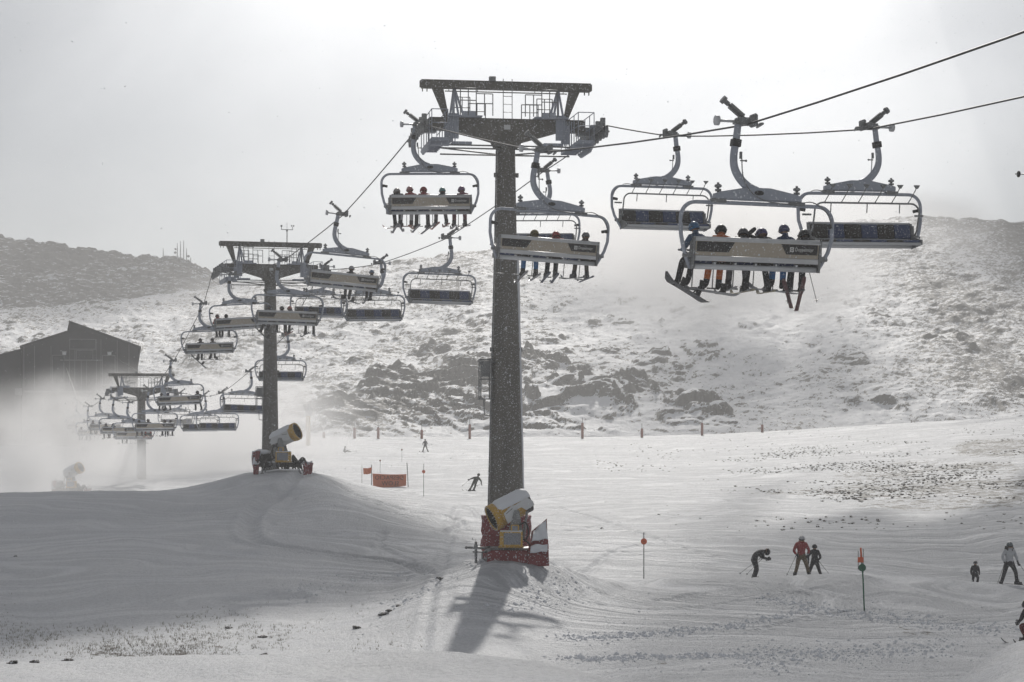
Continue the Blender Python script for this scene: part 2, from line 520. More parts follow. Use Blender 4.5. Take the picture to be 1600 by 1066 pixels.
# ------------------------------------------------------------------ THE SETTING
def build_ground():
    cols = np.linspace(-520, 2120, 760)
    rows = 15.0 * (375 / 15.0) ** np.linspace(0, 1, 820)
    PXg, Yg = np.meshgrid(cols, rows)
    Xg = (PXg - 800) * Yg / F
    Z = ground(Xg, Yg)
    PYg = HY + (CZ - Z) * F / Yg
    # ski tracks and a walked path pressed into the snow
    YS = np.linspace(45, 150, 1400)
    def hit(px, py):
        g = ground((px - 800) * YS / F, YS); q = HY + (CZ - g) * F / YS
        k = np.argmax(q <= py); return ((px - 800) * YS[k] / F, YS[k])
    tracks = [([(485, 742), (440, 768), (400, 800), (388, 828), (405, 848), (470, 860), (560, 872), (640, 885), (700, 893)], .36, .20), ([(500, 745), (560, 775), (640, 800), (700, 808), (722, 820), (690, 834)], .2, .10),
              ([(420, 760), (520, 790), (620, 800), (740, 830)], .14, .05), ([(560, 778), (640, 812), (740, 850)], .14, .05),
              ([(600, 832), (593, 850), (620, 868), (690, 886)], .18, .07), ([(870, 792), (960, 820), (1050, 850), (1130, 872)], .16, .06), ([(868, 885), (960, 862), (1060, 846), (1180, 842)], .16, .06),
              ([(900, 912), (950, 930), (1020, 938), (1150, 922), (1300, 932)], .14, .06), ([(1335, 900), (1420, 922), (1500, 942), (1595, 962)], .13, .06), ([(1120, 908), (1230, 916), (1330, 938), (1420, 944)], .13, .06),
              ([(900, 850), (1010, 870), (1120, 885)], .15, .05), ([(880, 830), (1000, 812), (1150, 806), (1300, 815)], .16, .05), ([(640, 760), (720, 790), (760, 830)], .16, .05),
              ([(940, 945), (1060, 950), (1200, 935), (1330, 910)], .13, .05), ([(1180, 985), (1290, 960), (1400, 955), (1520, 975)], .12, .05)]
    sel = (Yg > 44) & (Yg < 155)
    xs_, ys_ = Xg[sel], Yg[sel]; dz_ = np.zeros(xs_.shape)
    for pts_, wd, dp in tracks:
        wp = smooth_path([Vector((*hit(*q), 0)) for q in pts_], 8)
        dm = np.full(xs_.shape, 9e9)
        for a_, b_ in zip(wp[:-1], wp[1:]):
            vx, vy = b_.x - a_.x, b_.y - a_.y; l2 = vx * vx + vy * vy + 1e-9
            t_ = np.clip(((xs_ - a_.x) * vx + (ys_ - a_.y) * vy) / l2, 0, 1)
            dm = np.minimum(dm, (xs_ - a_.x - t_ * vx) ** 2 + (ys_ - a_.y - t_ * vy) ** 2)
        dm = np.sqrt(dm)
        dz_ += -dp * np.exp(-(dm / wd) ** 2) + dp * .6 * np.exp(-((dm - wd * 1.9) / (wd * .7)) ** 2)
    Z[sel] += dz_
    # where stones and brown earth show through the snow
    rock = np.full(Z.shape, -.6)
    def reg(v, m):
        nonlocal rock
        rock = np.maximum(rock, -.6 + (v + .6) * np.clip(m, 0, 1))
    right = np.clip((PXg - 980) / 450, 0, 1) * np.clip((Yg - 100) / 25, 0, 1)
    reg(.31, right * bump2(PXg, PYg, 1450, 760, 420, 60) * 1.5)
    reg(.34, bump2(PXg, PYg, 1560, 700, 150, 26) * 1.2)
    reg(.32, bump2(PXg, PYg, 1380, 770, 330, 12) * 1.3)
    reg(.27, bump2(PXg, PYg, 250, 1015, 330, 22) * 1.2 * (Yg > 45))
    reg(.28, bump2(PXg, PYg, 1420, 985, 260, 22) * (Yg > 45))
    reg(.27, bump2(PXg, PYg, 1050, 1035, 160, 14) * (Yg > 30))
    reg(.30, np.clip((PXg - 1500) / 80, 0, 1) * bump2(PXg, PYg, 1650, 860, 200, 40) * .8)
    track = np.clip((PXg - 380) / 250, 0.38, 1) * np.where(Yg < 45, .25, 1)
    track = track * (1 - .45 * np.clip((64 - Yg) / 6, 0, 1))
    track = track * (1 - .75 * bump2(PXg, PYg, 640, 1000, 220, 60))
    grid_mesh('ground', Xg, Yg, Z, {'rock': rock, 'track': track}, M['snow'])


def build_mountain():
    CR = np.array([(-900, 520), (-300, 495), (0, 484), (100, 478), (200, 467), (300, 453), (345, 445), (480, 432), (600, 410), (700, 396), (740, 390), (800, 389), (900, 392), (960, 386),
                   (1000, 380), (1100, 372), (1250, 360), (1350, 348), (1430, 338), (1500, 342), (1600, 346), (1800, 340), (2500, 380)], float)
    cols = np.linspace(-700, 2300, 1150)
    t = np.concatenate([np.linspace(0, 1, 520), 1 + np.linspace(.01, 1, 60) ** 1.3 * .6])
    crest = np.interp(cols, CR[:, 0], CR[:, 1])
    crest = crest + 1.5 * fbm(cols / 40, cols * 0 + 3, 4, 5)
    Yc = 560 + 30 * np.sin(cols / 260.)
    T, PXg = np.meshgrid(t, cols, indexing='ij')
    Yg = 338 + (Yc[None, :] - 338) * T
    py = 700 + (crest[None, :] - 700) * np.clip(T, 0, 1) ** .82
    Z = CZ - (py - HY) * Yg / F
    over = np.clip(T - 1, 0, 1)
    Z = Z - over * 60 - over ** 2 * 60
    Xg = (PXg - 800) * Yg / F
    PYg = HY + (CZ - Z) * F / Yg
    ytop = np.interp(PXg, [400, 470, 600, 700, 820, 900, 1000, 1130, 1260], [700, 655, 592, 560, 538, 556, 590, 640, 700])
    wob = fbm(Xg / 9, Yg / 16, 4, 61)
    dd_ = PYg - ytop + wob * 60
    crag = np.clip(dd_ / 16, 0, 1) * np.clip((692 - PYg) / 12, 0, 1) * np.clip(.75 + 2.2 * fbm(Xg / 5, Yg / 9, 3, 64), .15, 1)
    crag = np.maximum(crag, np.clip(bump2(PXg, PYg, 560, 660, 95, 22) * 1.8 - .3, 0, 1))
    crag = np.maximum(crag, .35 * np.clip((fbm(Xg / 7, Yg / 12, 3, 67) - .22) * 5, 0, 1) * np.clip((PYg - 430) / 60, 0, 1))
    gull = fbm(Xg / 30, Yg / 45, 4, 60)
    fade = np.clip(T * 8, 0, 1)
    Z = Z + fade * (4.2 * gull * np.clip(1.25 - T, .2, 1) + .9 * fbm(Xg / 5, Yg / 6, 4, 70) + .45 * np.abs(fbm(Xg / 1.6, Yg / 2.2, 3, 75)))
    w = Xg + 6 * fbm(Xg / 9, Yg / 9, 2, 90)
    Z = Z + fade * crag * (1.3 * slabs(w / 15, (Yg + w * .55) / 8, 3) + 1.1 * slabs(w / 5 + 5, (Yg + w * .4) / 3.4, 8) + .55 * slabs(w / 1.4, Yg / 1.8, 18))
    hh_ = Z / 2.6 + 2.6 * fbm(Xg / 20, Yg / 20, 4, 93) + Xg * .02; fr_ = hh_ - np.floor(hh_)
    rs_ = np.clip(fr_ / .30, 0, 1); Z = Z + fade * crag * 1.7 * np.clip(.6 + 2 * fbm(Xg / 12, Yg / 18, 2, 97), 0, 1.3) * (rs_ * rs_ * (3 - 2 * rs_) - fr_)
    mnd = bump2(PXg, PYg, 560, 664, 80, 17); Z = Z + 3.2 * mnd * fade
    rock = .235 + .16 * mnd + .11 * np.clip(fbm(Xg / 25, Yg / 40, 3, 33), -1, 1) - .11 * crag
    rock = rock - .22 * bump2(PXg, PYg, 1150, 480, 260, 110) - .10 * np.clip((450 - PXg) / 200, 0, 1) * np.clip((PYg - 560) / 40, 0, 1)
    rock = rock + .07 * np.clip((PXg - 1150) / 300, 0, 1)
    # the piste road across the slope at the left
    grid_mesh('mountain', Xg, Yg, Z, {'rock': rock}, M['mount'])
    # the darker hill behind, at the left
    CL = np.array([(-900, 330), (-200, 350), (0, 368), (60, 378), (130, 388), (200, 397), (275, 405), (310, 413), (345, 437), (400, 462), (520, 505), (700, 560)], float)
    cols = np.linspace(-700, 640, 620)
    t = np.concatenate([np.linspace(0, 1, 200), 1 + np.linspace(.02, 1, 30) * .5])
    crest = np.interp(cols, CL[:, 0], CL[:, 1]) + 3 * fbm(cols / 22, cols * 0 + 9, 4, 15) - 1.5 * (vnoise(cols / 6, cols * 0, 4) > .32)
    T, PXg = np.meshgrid(t, cols, indexing='ij')
    Yg = 590 + 90 * T
    py = 520 + (crest[None, :] - 520) * np.clip(T, 0, 1) ** .9
    over = np.clip(T - 1, 0, 1)
    Z = CZ - (py - HY) * Yg / F - over * 90
    Xg = (PXg - 800) * Yg / F
    Z = Z + 1.6 * fbm(Xg / 8, Yg / 9, 4, 171) * np.clip(T * 6, 0, 1) + .9 * slabs(Xg / 3, Yg / 3, 28)
    rock = .325 + .10 * np.clip(fbm(Xg / 25, Yg / 30, 3, 133), -1, 1) - .1 * np.clip((PXg - 290) / 60, 0, 1)
    grid_mesh('hill', Xg, Yg, Z, {'rock': rock}, M['mount'])


build_ground()
build_mountain()

# ------------------------------------------------------------------ CHAIRS
OFF = Matrix.Translation((.3, 0, 0))      # rope sits .3 m left of the seat's centre
YAW = R(17)


def make_chair(loaded):
    root = empty('chairlift_chair')
    # curved hanger arm
    hp = smooth_path([(-.50, 0, .02), (-.545, 0, -.35), (-.60, 0, -.70), (-.585, 0, -.98), (-.46, 0, -1.22), (-.24, 0, -1.42), (-.02, 0, -1.52)], 5)
    n = len(hp)
    MB().tube(hp, [.085 + .03 * i / n for i in range(n)], 8, flat=.75).build('hanger', M['galv'], root, M4=OFF)
    MB().box((-.555, 0, -.43), (.21, .19, .17), (0, R(8), 0)).build('clamp_band', M['black'], root, bevel=.01, M4=OFF)
    b = MB()
    b.tube(smooth_path([(-.44, -.09, -.78), (-.42, -.13, -1.2), (-.22, -.14, -1.55), (.2, -.12, -1.75), (.9, -.08, -1.78), (1.35, -.06, -1.72), (1.72, -.06, -1.95), (1.86, -.06, -2.3)], 5), .014, 5)
    b.box((-.47, -.10, -.72), (.05, .06, .16)); b.cyl((-.48, -.1, -.84), (-.36, -.1, -.84), .018, 6); b.ball((-.34, -.1, -.84), .03, 6, 5)
    b.build('cable', M['galv_dark'], root, M4=OFF)
    # grip
    b = MB()
    b.box((-.36, 0, .07), (.36, .26, .16)); b.box((-.22, .06, .10), (.12, .46, .12)); b.box((-.10, .0, .12), (.10, .2, .22)); b.box((-.5, 0, .05), (.2, .2, .1))
    b.cyl((-.12, -.12, .02), (-.12, .12, .02), .07, 8); b.cyl((-.12, -.12, .2), (-.12, .12, .2), .06, 8)
    b.tube([(-.02, -.3, .0), (.06, 0, .03), (.1, .3, .0)], [.03, .05, .03], 6)
    g = b.build('grip', M['galv_dark'], root, bevel=.008, M4=OFF)
    b = MB(); b.smooth = True
    d = Vector((-.80, 0, .60)).normalized(); p0 = Vector((-.34, 0, .14))
    b.cyl(p0, p0 + d * .56, .035, 8)
    for k in range(11):
        q = p0 + d * (.06 + .038 * k); b.cyl(q, q + d * .02, .085, 8)
    b.cyl(p0 + d * .5, p0 + d * .60, .06, 8); b.cyl(p0 + d * .62, p0 + d * .70, .10, 8)
    b.build('spring', M['galv_dark'], g, M4=OFF)
    b = MB(); b.cyl((-.5, 0, .06), (-.98, 0, .06), .032, 8); b.cyl((-.98, 0, .06), (-1.07, 0, .06), .115, 12)
    b.build('guide_roller', M['steel_light'], g, M4=OFF)
    # cross beam
    b = MB()
    b.prism([(-1.08, -1.72), (1.08, -1.72), (1.08, -1.60), (.95, -1.56), (.30, -1.44), (-.30, -1.44), (-.95, -1.56), (-1.08, -1.60)], -.09, .09)
    b.box((0, 0, -1.725), (2.0, .12, .03))
    cb = b.build('cross_beam', M['galv'], root, bevel=.02, M4=OFF)
    MB().ball((0, -.085, -1.56), (.13, .02, .06), 12, 6).build('emblem', M['black'], cb, M4=OFF)
    for s in (-1, 1):
        b = MB(); x = s * .98
        b.cyl((x, 0, -1.60), (x, 0, -1.47), .03, 8); b.cyl((x, 0, -1.55), (x, 0, -1.50), .075, 10); b.ball((x, 0, -1.43), (.09, .09, .05), 10, 6)
        b.cyl((x, 0, -1.40), (x, 0, -1.35), .03, 8)
        b.box((x, 0, -1.77), (.36, .15, .09))
        b.build('damper', M['galv_dark'], root, M4=OFF)
    # bail
    pts = [(-1.58, .16, -3.30), (-1.68, .12, -3.12), (-1.80, .04, -2.86), (-1.88, .0, -2.55), (-1.885, 0, -2.25)]
    pts += arc(-1.885 + .36, -2.17, .36, 180, 90, 7)
    pts += [(-.6, 0, -1.805), (.6, 0, -1.805)] + arc(1.885 - .36, -2.17, .36, 90, 0, 7)
    pts += [(1.885, 0, -2.25), (1.88, 0, -2.55), (1.80, .04, -2.86), (1.68, .12, -3.12), (1.58, .16, -3.30)]
    ba = MB().tube(pts, .047, 10).build('bail', M['galv'], root, M4=OFF)
    for s in (-1, 1):
        b = MB(); b.box((s * 1.76, -.02, -2.26), (.20, .07, .09), (0, s * R(-12), 0)); b.cyl((s * 1.88, 0, -2.30), (s * 1.8, 0, -2.28), .03, 6)
        b.build('pad', M['black'], ba, bevel=.01, M4=OFF)
    # seat: rear shell
    P2 = Matrix.Rotation(R(-9), 4, 'X')      # backrest leans back towards the top
    def tb(z): return OFF @ Matrix.Translation((0, .02, -3.05)) @ Matrix.Rotation(R(9), 4, 'X') @ Matrix.Translation((0, 0, 3.05))
    TB = tb(0)
    sh = MB().box((0, 0, -2.86), (3.06, .04, .36)).build('back_shell', M['beige'], root, M4=TB)
    for s in (-1, 1):
        b = MB(); b.prism([(s * 1.50, -2.70), (s * .58, -2.70), (s * .72, -2.93), (s * 1.50, -2.93)], -.033, -.0225)
        b.build('shell_panel', M['black'], sh, M4=TB)
    b = MB(); b.cyl((-1.56, 0, -2.635), (1.56, 0, -2.635), .048, 10); b.box((0, -.03, -2.675), (3.1, .03, .03))
    for x in (-1.25, -.75, -.25, .25, .75, 1.25): b.box((x, -.04, -2.655), (.06, .05, .05))
    b.build('top_rail', M['steel_light'], root, M4=TB)
    b = MB(); b.box((0, -.01, -3.09), (3.06, .07, .10)); b.cyl((-1.53, -.03, -3.035), (1.53, -.03, -3.035), .018, 6)
    b.build('rear_rail', M['steel_light'], root, M4=TB)
    b = MB(); b.cyl((-1.52, .10, -3.265), (1.52, .10, -3.265), .065, 10)
    b.build('seat_tube', M['steel_light'], root, M4=OFF)
    b = MB()
    b.box((0, .36, -3.225), (3.06, .44, .03)); b.cyl((-1.53, .60, -3.235), (1.53, .60, -3.235), .042, 8)
    for x in (-1.02, -.51, 0, .51, 1.02): b.box((x, .3, -3.19), (.05, .5, .05))
    b.build('seat_pan', M['steel_light'], root, M4=OFF)
    for s in (-1, 1):
        b = MB()
        b.prism([(-.10, -2.60), (.02, -2.62), (.10, -3.0), (.62, -3.12), (.62, -3.26), (.02, -3.34), (-.02, -3.1)], s * 1.545, s * 1.60, axis='x')
        b.box((s * 1.64, .08, -3.02), (.16, .16, .12)); b.cyl((s * 1.56, .08, -3.02), (s * 1.80, .08, -3.02), .05, 8)
        b.box((s * 1.60, .04, -2.84), (.06, .1, .3))
        b.build('side_frame', M['galv_dark'], root, bevel=.008, M4=OFF)
    for k in range(6):
        x = -1.275 + .51 * k
        m = M['navy'] if k % 2 == 0 else M['charcoal']
        b = MB(); b.box((x, .055, -2.86), (.49, .07, .40)); b.build('back_cushion', m, root, bevel=.02, M4=TB)
        b = MB(); b.box((x, .38, -3.165), (.49, .46, .07)); b.build('seat_cushion', m, root, bevel=.02, M4=OFF)
    # restraint bar
    b = MB()
    if loaded:
        pts = [(-1.62, .08, -3.02), (-1.60, .35, -2.92), (-1.55, .62, -2.86), (-1.4, .7, -2.85), (1.4, .7, -2.85), (1.55, .62, -2.86), (1.60, .35, -2.92), (1.62, .08, -3.02)]
        b.tube(smooth_path(pts, 3), .026, 8)
        rb = b.build('restraint_bar', M['galv_dark'], root, M4=OFF)
        for k in range(6):
            x = -1.275 + .51 * k
            b = MB(); b.tube([(x, .70, -2.85), (x, .74, -3.3), (x, .80, -3.70)], .014, 5); b.tube([(x - .13, .80, -3.71), (x + .13, .80, -3.71)], .022, 5)
            b.build('footrest', M['galv_dark'], rb, M4=OFF)
    else:
        pts = [(-1.62, .08, -3.02), (-1.60, .28, -2.85), (-1.60, .42, -2.45)] + arc(-1.60 + .25, -2.36, .25, 180, 90, 5, .44) + arc(1.60 - .25, -2.36, .25, 90, 0, 5, .44) + [(1.60, .42, -2.45), (1.60, .28, -2.85), (1.62, .08, -3.02)]
        b.tube(pts, .026, 8)
        for x in (-1.0, 0, 1.1): b.cyl((x, .44, -2.11), (x + .03, .46, -2.38), .016, 5)
        for s in (-1, 1): b.box((s * 1.72, .2, -2.42), (.26, .05, .05))
        rb = b.build('restraint_bar', M['galv_dark'], root, M4=OFF)
        for k in range(6):
            x = -1.275 + .51 * k
            b = MB(); b.tube([(x + .03, .44, -2.11), (x + .0, .66, -1.92), (x - .03, .86, -1.70)], .014, 5)
            b.prism([(x - .03 - .09, -1.64), (x - .03 + .09, -1.64), (x - .03 + .02, -1.74), (x - .03 - .02, -1.74)], .83, .89)
            b.build('footrest', M['galv_dark'], rb, M4=OFF)
    return root, sh, TB


def lettering(name, body, size, mat, parent, mat4, width=None, ext=.002):
    cu = bpy.data.curves.new(name, 'FONT'); cu.body = body; cu.size = size; cu.align_x = 'LEFT'; cu.extrude = ext; cu.resolution_u = 2
    t = bpy.data.objects.new('tmp', cu); TS.collection.objects.link(t)
    dg = scratch_dg()
    me = bpy.data.meshes.new_from_object(t.evaluated_get(dg)); me.name = name
    bpy.data.objects.remove(t)
    if width:
        xs = [v.co.x for v in me.vertices]; k = width / (max(xs) - min(xs))
        for v in me.vertices: v.co.x *= k
    me.materials.clear(); me.materials.append(mat)
    me.transform(mat4)
    o = bpy.data.objects.new(name, me); link(o, parent)
    if parent is not None: KIDS.setdefault(parent.name, []).append(o)
    return o


chair_l, shell_l, TBL = make_chair(True)
LT = TBL @ Matrix.Translation((.93, -.036, -2.85)) @ Matrix.Rotation(R(90), 4, 'X')
lettering('lettering', 'Doppelmayr', .12, M['white'], shell_l, LT, .46)
b = MB()
b.prism([(.80, -2.76), (.90, -2.76), (.90, -2.87), (.80, -2.87)], -.036, -.0335)
lg = b.build('logo', M['white'], shell_l, M4=TBL)
b = MB(); b.ring((.85, -.0365, -2.815), (.85, -.0395, -2.815), .034, .020, 12); b.build('logo_ring', M['black'], shell_l, M4=TBL)
chair_e, shell_e, TBE = make_chair(False)

# (grip px, grip py, depth, roll)
LEFT = [(1776, -14, 29.6, 0), (1166, 195, 43.9, .6), (850, 238, 58.3, 2.9), (657, 197, 72.4, -2.0), (535, 337, 87.5, 4.4), (442, 408, 100.3, 1.4), (364, 430, 117, -4.0),
        (318, 476, 130, -2.2), (271, 565, 146, -2.6), (236, 612, 160, -.4), (204, 630, 175, 0), (181, 626, 190, 1.0), (160, 624, 204, 0), (141, 636, 219, .5), (123, 629, 236, 0)]
RIGHT = [(1357, 202, 53.5, -.9), (1047, 213, 67.7, 0), (848, 269, 81.8, -1.8), (697, 373, 96.9, 1.0), (590, 413, 111.7, -.8), (505, 418, 127, 0), (445, 525, 140.6, 0),
         (388, 582, 154, 1.8), (345, 615, 171, 0), (317, 620, 184, 0), (280, 616, 200, 0)]
LAB_L = ['six-seat chair at the top right corner, only its edge reaching the picture',
         'large nearest chair with six riders, skis and snowboards dangling below its beige back',
         'chair tilted across the tallest pylon with three riders, one in an olive hood',
         'level chair with five riders hanging at the left sheaves of the tallest pylon',
         'tilted chair with two riders on its right half, above the row of empty seats',
         'chair with four riders right in front of the middle pylon',
         'chair with two riders at its left end, half hidden behind the middle pylon',
         'chair with two riders and a snowboard sticking out below, left of the middle pylon',
         'chair with three riders passing over the far misty pylon crossarm',
         'dark chair with four riders just above the mist, lowest of the clear ones',
         'faded chair with one rider in mist, directly in front of the far pylon',
         'faint chair with two riders, second left of the far pylon in mist',
         'faint chair with two riders overlapping others, third left of the far pylon',
         'grey chair with two riders at the lowest sag of the rope near the building',
         'palest chair with one rider, leftmost of all near the dark building']
LAB_R = ['empty chair with raised bar, rightmost and nearest of the returning ones',
         'empty chair with raised bar between the tallest pylon and the largest chair',
         'empty chair partly hidden behind the tallest pylon and the chair with three riders',
         'empty chair with dark blue seat hanging alone against the snowy slope',
         'empty chair below the tilted chair with two riders',
         'empty chair beside the middle pylon arm, partly covered by a loaded chair',
         'empty chair seen behind the shaft of the middle pylon',
         'empty chair just left of the middle pylon shaft, above the snow gun',
         'empty pale chair in mist, with its whole frame visible below a loaded chair',
         'very faint empty chair in mist, its seat a pale grey bar',
         'faintest empty chair in mist right behind the far pylon']


def chair_matrix(g, roll, back=False):
    p = P(g[0], g[1], g[2])
    m = Matrix.Translation(p) @ Matrix.Rotation(YAW, 4, 'Z') @ Matrix.Rotation(R(roll), 4, 'Y')
    return m @ Matrix.Rotation(PI, 4, 'Z') if back else m


CM = []
for i, g in enumerate(LEFT):
    o = chair_l if i == 0 else copy_tree(chair_l)
    m = chair_matrix(g, g[3]); o.matrix_world = m; CM.append(m)
    tag(o, LAB_L[i], 'ski lift chair', 'chairs carrying riders up')
for i, g in enumerate(RIGHT):
    o = chair_e if i == 0 else copy_tree(chair_e)
    o.matrix_world = chair_matrix(g, g[3], True)
    tag(o, LAB_R[i], 'ski lift chair', 'empty chairs coming down')

# ------------------------------------------------------------------ PYLONS
PYL = [  # px of axis, Y, crossarm top py, ground py, half width, pole radii
    dict(px=791, Y=73.0, top=188, base=888, rt=.33, rb=.74, lab='tallest grey pylon with a yellow snow gun at its foot'),
    dict(px=423, Y=123.0, top=414, base=738, rt=.33, rb=.55, lab='middle pylon with a wind sensor on top of its gantry'),
    dict(px=221.5, Y=194.0, top=606, base=747, rt=.36, rb=.46, lab='far pylon fading into the mist in front of the building'),
]


def make_pylon(i, d, yaw):
    X = (d['px'] - 800) * d['Y'] / F; Y = d['Y']
    zt = CZ - (d['top'] - HY) * Y / F
    zb = min(gz(X, Y), CZ - (d['base'] - HY) * Y / F) - .4
    H = zt - zb
    root = empty('lift_pylon', Matrix.Translation((X, Y, zb)) @ Matrix.Rotation(yaw, 4, 'Z'))
    tag(root, d['lab'], 'lift pylon', 'pylons carrying the lift rope')
    mp, md, mg = M['pole'], M['galv_dark'], M['galv']
    b = MB(); k = 7
    zs = [H * t for t in (0, .12, .35, .5001, .7, .97)]
    rs = [d['rb'] + (d['rt'] - d['rb']) * (t ** .85) for t in (0, .12, .35, .5, .75, 1)]
    b.tube([(0, 0, z) for z in zs], rs, 20)
    pole = b.build('pole', mp, root)
    for zz in (H * .50, H * .88):
        r = np.interp(zz, zs, rs)
        b = MB(); b.cyl((0, 0, zz - .05), (0, 0, zz + .05), r + .02, 20)
        for s in (-1, 1): b.box((s * (r + .05), 0, zz), (.12, .12, .16))
        b.build('flange', mp, pole)
    b = MB(); b.tube([(-r0_ - .05, -.12, z) for z, r0_ in zip(zs, rs)], .03, 6)
    for z in np.arange(.8, H - 1, 1.1): b.box((-float(np.interp(z, zs, rs)) - .03, -.12, z), (.1, .12, .05))
    b.build('cable_conduit', md, pole)
    for q in range(1, 6):
        zz = H * q / 6.4; r = float(np.interp(zz, zs, rs)); MB().cyl((0, 0, zz - .02), (0, 0, zz + .02), r + .008, 20).build('weld_seam', mp, pole)
    if i == 0:      # rime frozen to the windward side
        b = MB(); rng = random.Random(3)
        z = .9
        vs = []
        pts = []; rr = []
        while z < H * .74:
            r = np.interp(z, zs, rs); pts.append((r * .93, -.10, z)); rr.append(.075 + .02 * rng.random()); z += .35
        rr[-1] = rr[0] = .01
        b.tube(pts, rr, 8)
        b.build('rime', M['snowcap'], pole)
    # crossarm
    w = 3.0
    b = MB()
    b.prism([(-w, H), (w, H), (w, H - .42), (1.95, H - .45), (.55, H - .86), (-.55, H - .86), (-1.95, H - .45), (-w, H - .42)], -.22, .22)
    b.box((0, 0, H - .005 + .02), (2 * w - .1, .5, .03))
    arm = b.build('crossarm', mp, root, bevel=.015)
    b = MB(); b.box((0, 0, H - .95), (.9, .6, .2), taper=(1.25, 1.1)); b.build('collar', mp, root)
    b = MB(); b.box((0, -.232, H - .30), (.25, .012, .18)); b.build('number_plate', M['panel_white'], arm)
    # lifting gantry
    gt = H + 1.43; gw = 3.3
    b = MB(); b.box((0, 0, gt - .13), (2 * gw, .26, .24)); b.box((0, 0, gt + .01), (2 * gw - .1, .32, .03)); b.box((0, 0, gt - .27), (2 * gw - .1, .32, .03))
    for s in (-1, 1):
        for q in (.05, .22): b.box((s * (gw - q - .05), 0, gt - .33), (.03, .1, .16))
    b.tube([(-gw + .95, 0, gt - .38), (gw - .95, 0, gt - .38)], .022, 6)
    for x in (-2.2, -1.1, 1.1, 2.2): b.cyl((x, 0, gt - .38), (x, 0, gt - .25), .015, 5)
    b.build('gantry_beam', mp, root)
    b = MB(); b.box((-.55, -.1, gt + .10), (.24, .22, .18)); b.cyl((-.55, -.1, gt), (-.55, -.1, gt + .05), .04, 6); b.cyl((-.55, -.215, gt + .11), (-.55, -.23, gt + .11), .05, 10)
    b.build('lamp_box', md, root)
    for s in (-1, 1):
        b = MB(); b.prism([(s * 2.85, gt - .26), (s * 2.42, gt - .26), (s * 2.20, H + .02), (s * 2.36, H + .02)], -.10, .10)
        b.build('gantry_leg', mp, root, bevel=.01)
        b = MB()
        for yy in (-.6, .6):
            b.tube([(s * 2.0, yy * .1, gt - .25), (s * 2.12, yy, H - .1)], .045, 6)
            b.tube([(s * 2.0, yy * .1, gt - .25), (s * 1.72, yy, H + .05)], .045, 6)
        b.build('strut', mg, root)
        # access platform with rails
        b = MB(); b.box((s * 1.65, 0, H + .04), (1.3, 1.3, .05)); b.box((s * 1.52, -.68, H + .10), (.55, .03, .22)); b.build('platform', mg, root)
        b = MB()
        def rail(x0, y0, x1, y1, h, z0=H + .05):
            n = 2
            for q in range(n + 1):
                t = q / n; x = x0 + (x1 - x0) * t; y = y0 + (y1 - y0) * t
                b.cyl((x, y, z0), (x, y, z0 + h), .02, 5)
            for hh in (h, h * .55): b.cyl((x0, y0, z0 + hh), (x1, y1, z0 + hh), .02, 5)
        rail(s * .62, -.7, s * 1.25, -.7, .82); rail(s * 1.25, -.7, s * 1.85, -.7, 1.02); b.build('handrail', md, root)
        b = MB(); rail(s * .70, .7, s * 1.35, .7, .66); rail(s * 1.9, .7, s * 1.3, .7, .9); b.build('handrail', md, root)
        # sheave assembly along the rope, tilted with it
        tilt = R([0, 1, 0][i])
        A = Matrix.Translation((s * 3.45, 0, H - .34)) @ Matrix.Rotation(-tilt * (1 if True else 0), 4, 'X')
        b = MB(); b.box((-s * .18, 0, -.12), (.10, 4.2, .20)); b.box((-s * .18, -1.0, -.02), (.13, 1.7, .14)); b.box((-s * .18, 1.0, -.02), (.13, 1.7, .14))
        b.box((-s * .45, 0, -.05), (.6, .34, .32)); b.cyl((-s * .7, 0, -.05), (s * .12, 0, -.05), .1, 10)
        for yy in (-1.9, -1.0, 0, 1.0, 1.9): b.box((-s * .10, yy, .08), (.18, .14, .3))
        tr = b.build('sheave_train', md, root, M4=A, bevel=.01)
        for q in range(8):
            yy = -1.96 + .56 * q
            b = MB(); b.ring((-.06, yy, 0), (.06, yy, 0), .235, .17, 18); b.cyl((-.04, yy, 0), (.04, yy, 0), .18, 12); b.cyl((-.12, yy, 0), (.14, yy, 0), .04, 6)
            b.build('sheave_wheel', md, tr, M4=A @ Matrix.Translation((0, 0, -.28 if q % 4 in (0, 3) else -.25)))
        # catwalk along the sheaves
        A2 = Matrix.Translation((s * 2.75, 0, H - .75)) @ Matrix.Rotation(-tilt, 4, 'X')
        b = MB(); b.box((0, 0, -.22), (.62, 3.6, .05))
        for yy in np.linspace(-1.75, 1.75, 9): b.box((0, yy, -.27), (.62, .05, .07))
        b.tube([(-.28, -1.8, -.25), (-.28, 1.8, -.25)], .04, 6); b.tube([(.28, -1.8, -.25), (.28, 1.8, -.25)], .04, 6)
        b.prism([(-1.6, -.3), (1.6, -.3), (.9, -.52), (-.9, -.52)], s * .30, s * .36, axis='x')
        b.build('catwalk', mg, root, M4=A2)
        b = MB()
        for xx in (-.3, .3):
            for yy in (-1.75, -.9, 0, .9, 1.75): b.cyl((xx, yy, -.2), (xx, yy, .85), .018, 5)
            for zz in (.35, .85): b.cyl((xx, -1.75, zz), (xx, 1.75, zz), .018, 5)
        b.cyl((-.3, -1.75, .85), (.3, -1.75, .85), .018, 5); b.cyl((-.3, -1.75, .35), (.3, -1.75, .35), .018, 5)
        for q in range(4): b.cyl((-s * (.12 + .09 * q) - s * .28, -.9, -.3), (-s * (.12 + .09 * q) - s * .28, -.9, .62), .022, 5)
        b.build('catwalk_rail', mg, root, M4=A2)
        b = MB(); b.box((s * 2.25, -.25, H - .55), (.30, .12, .7)); b.box((s * 1.75, -.2, H - .95), (.75, .5, .10)); b.box((s * 2.55, -.65, H - 1.02), (.3, .9, .08))
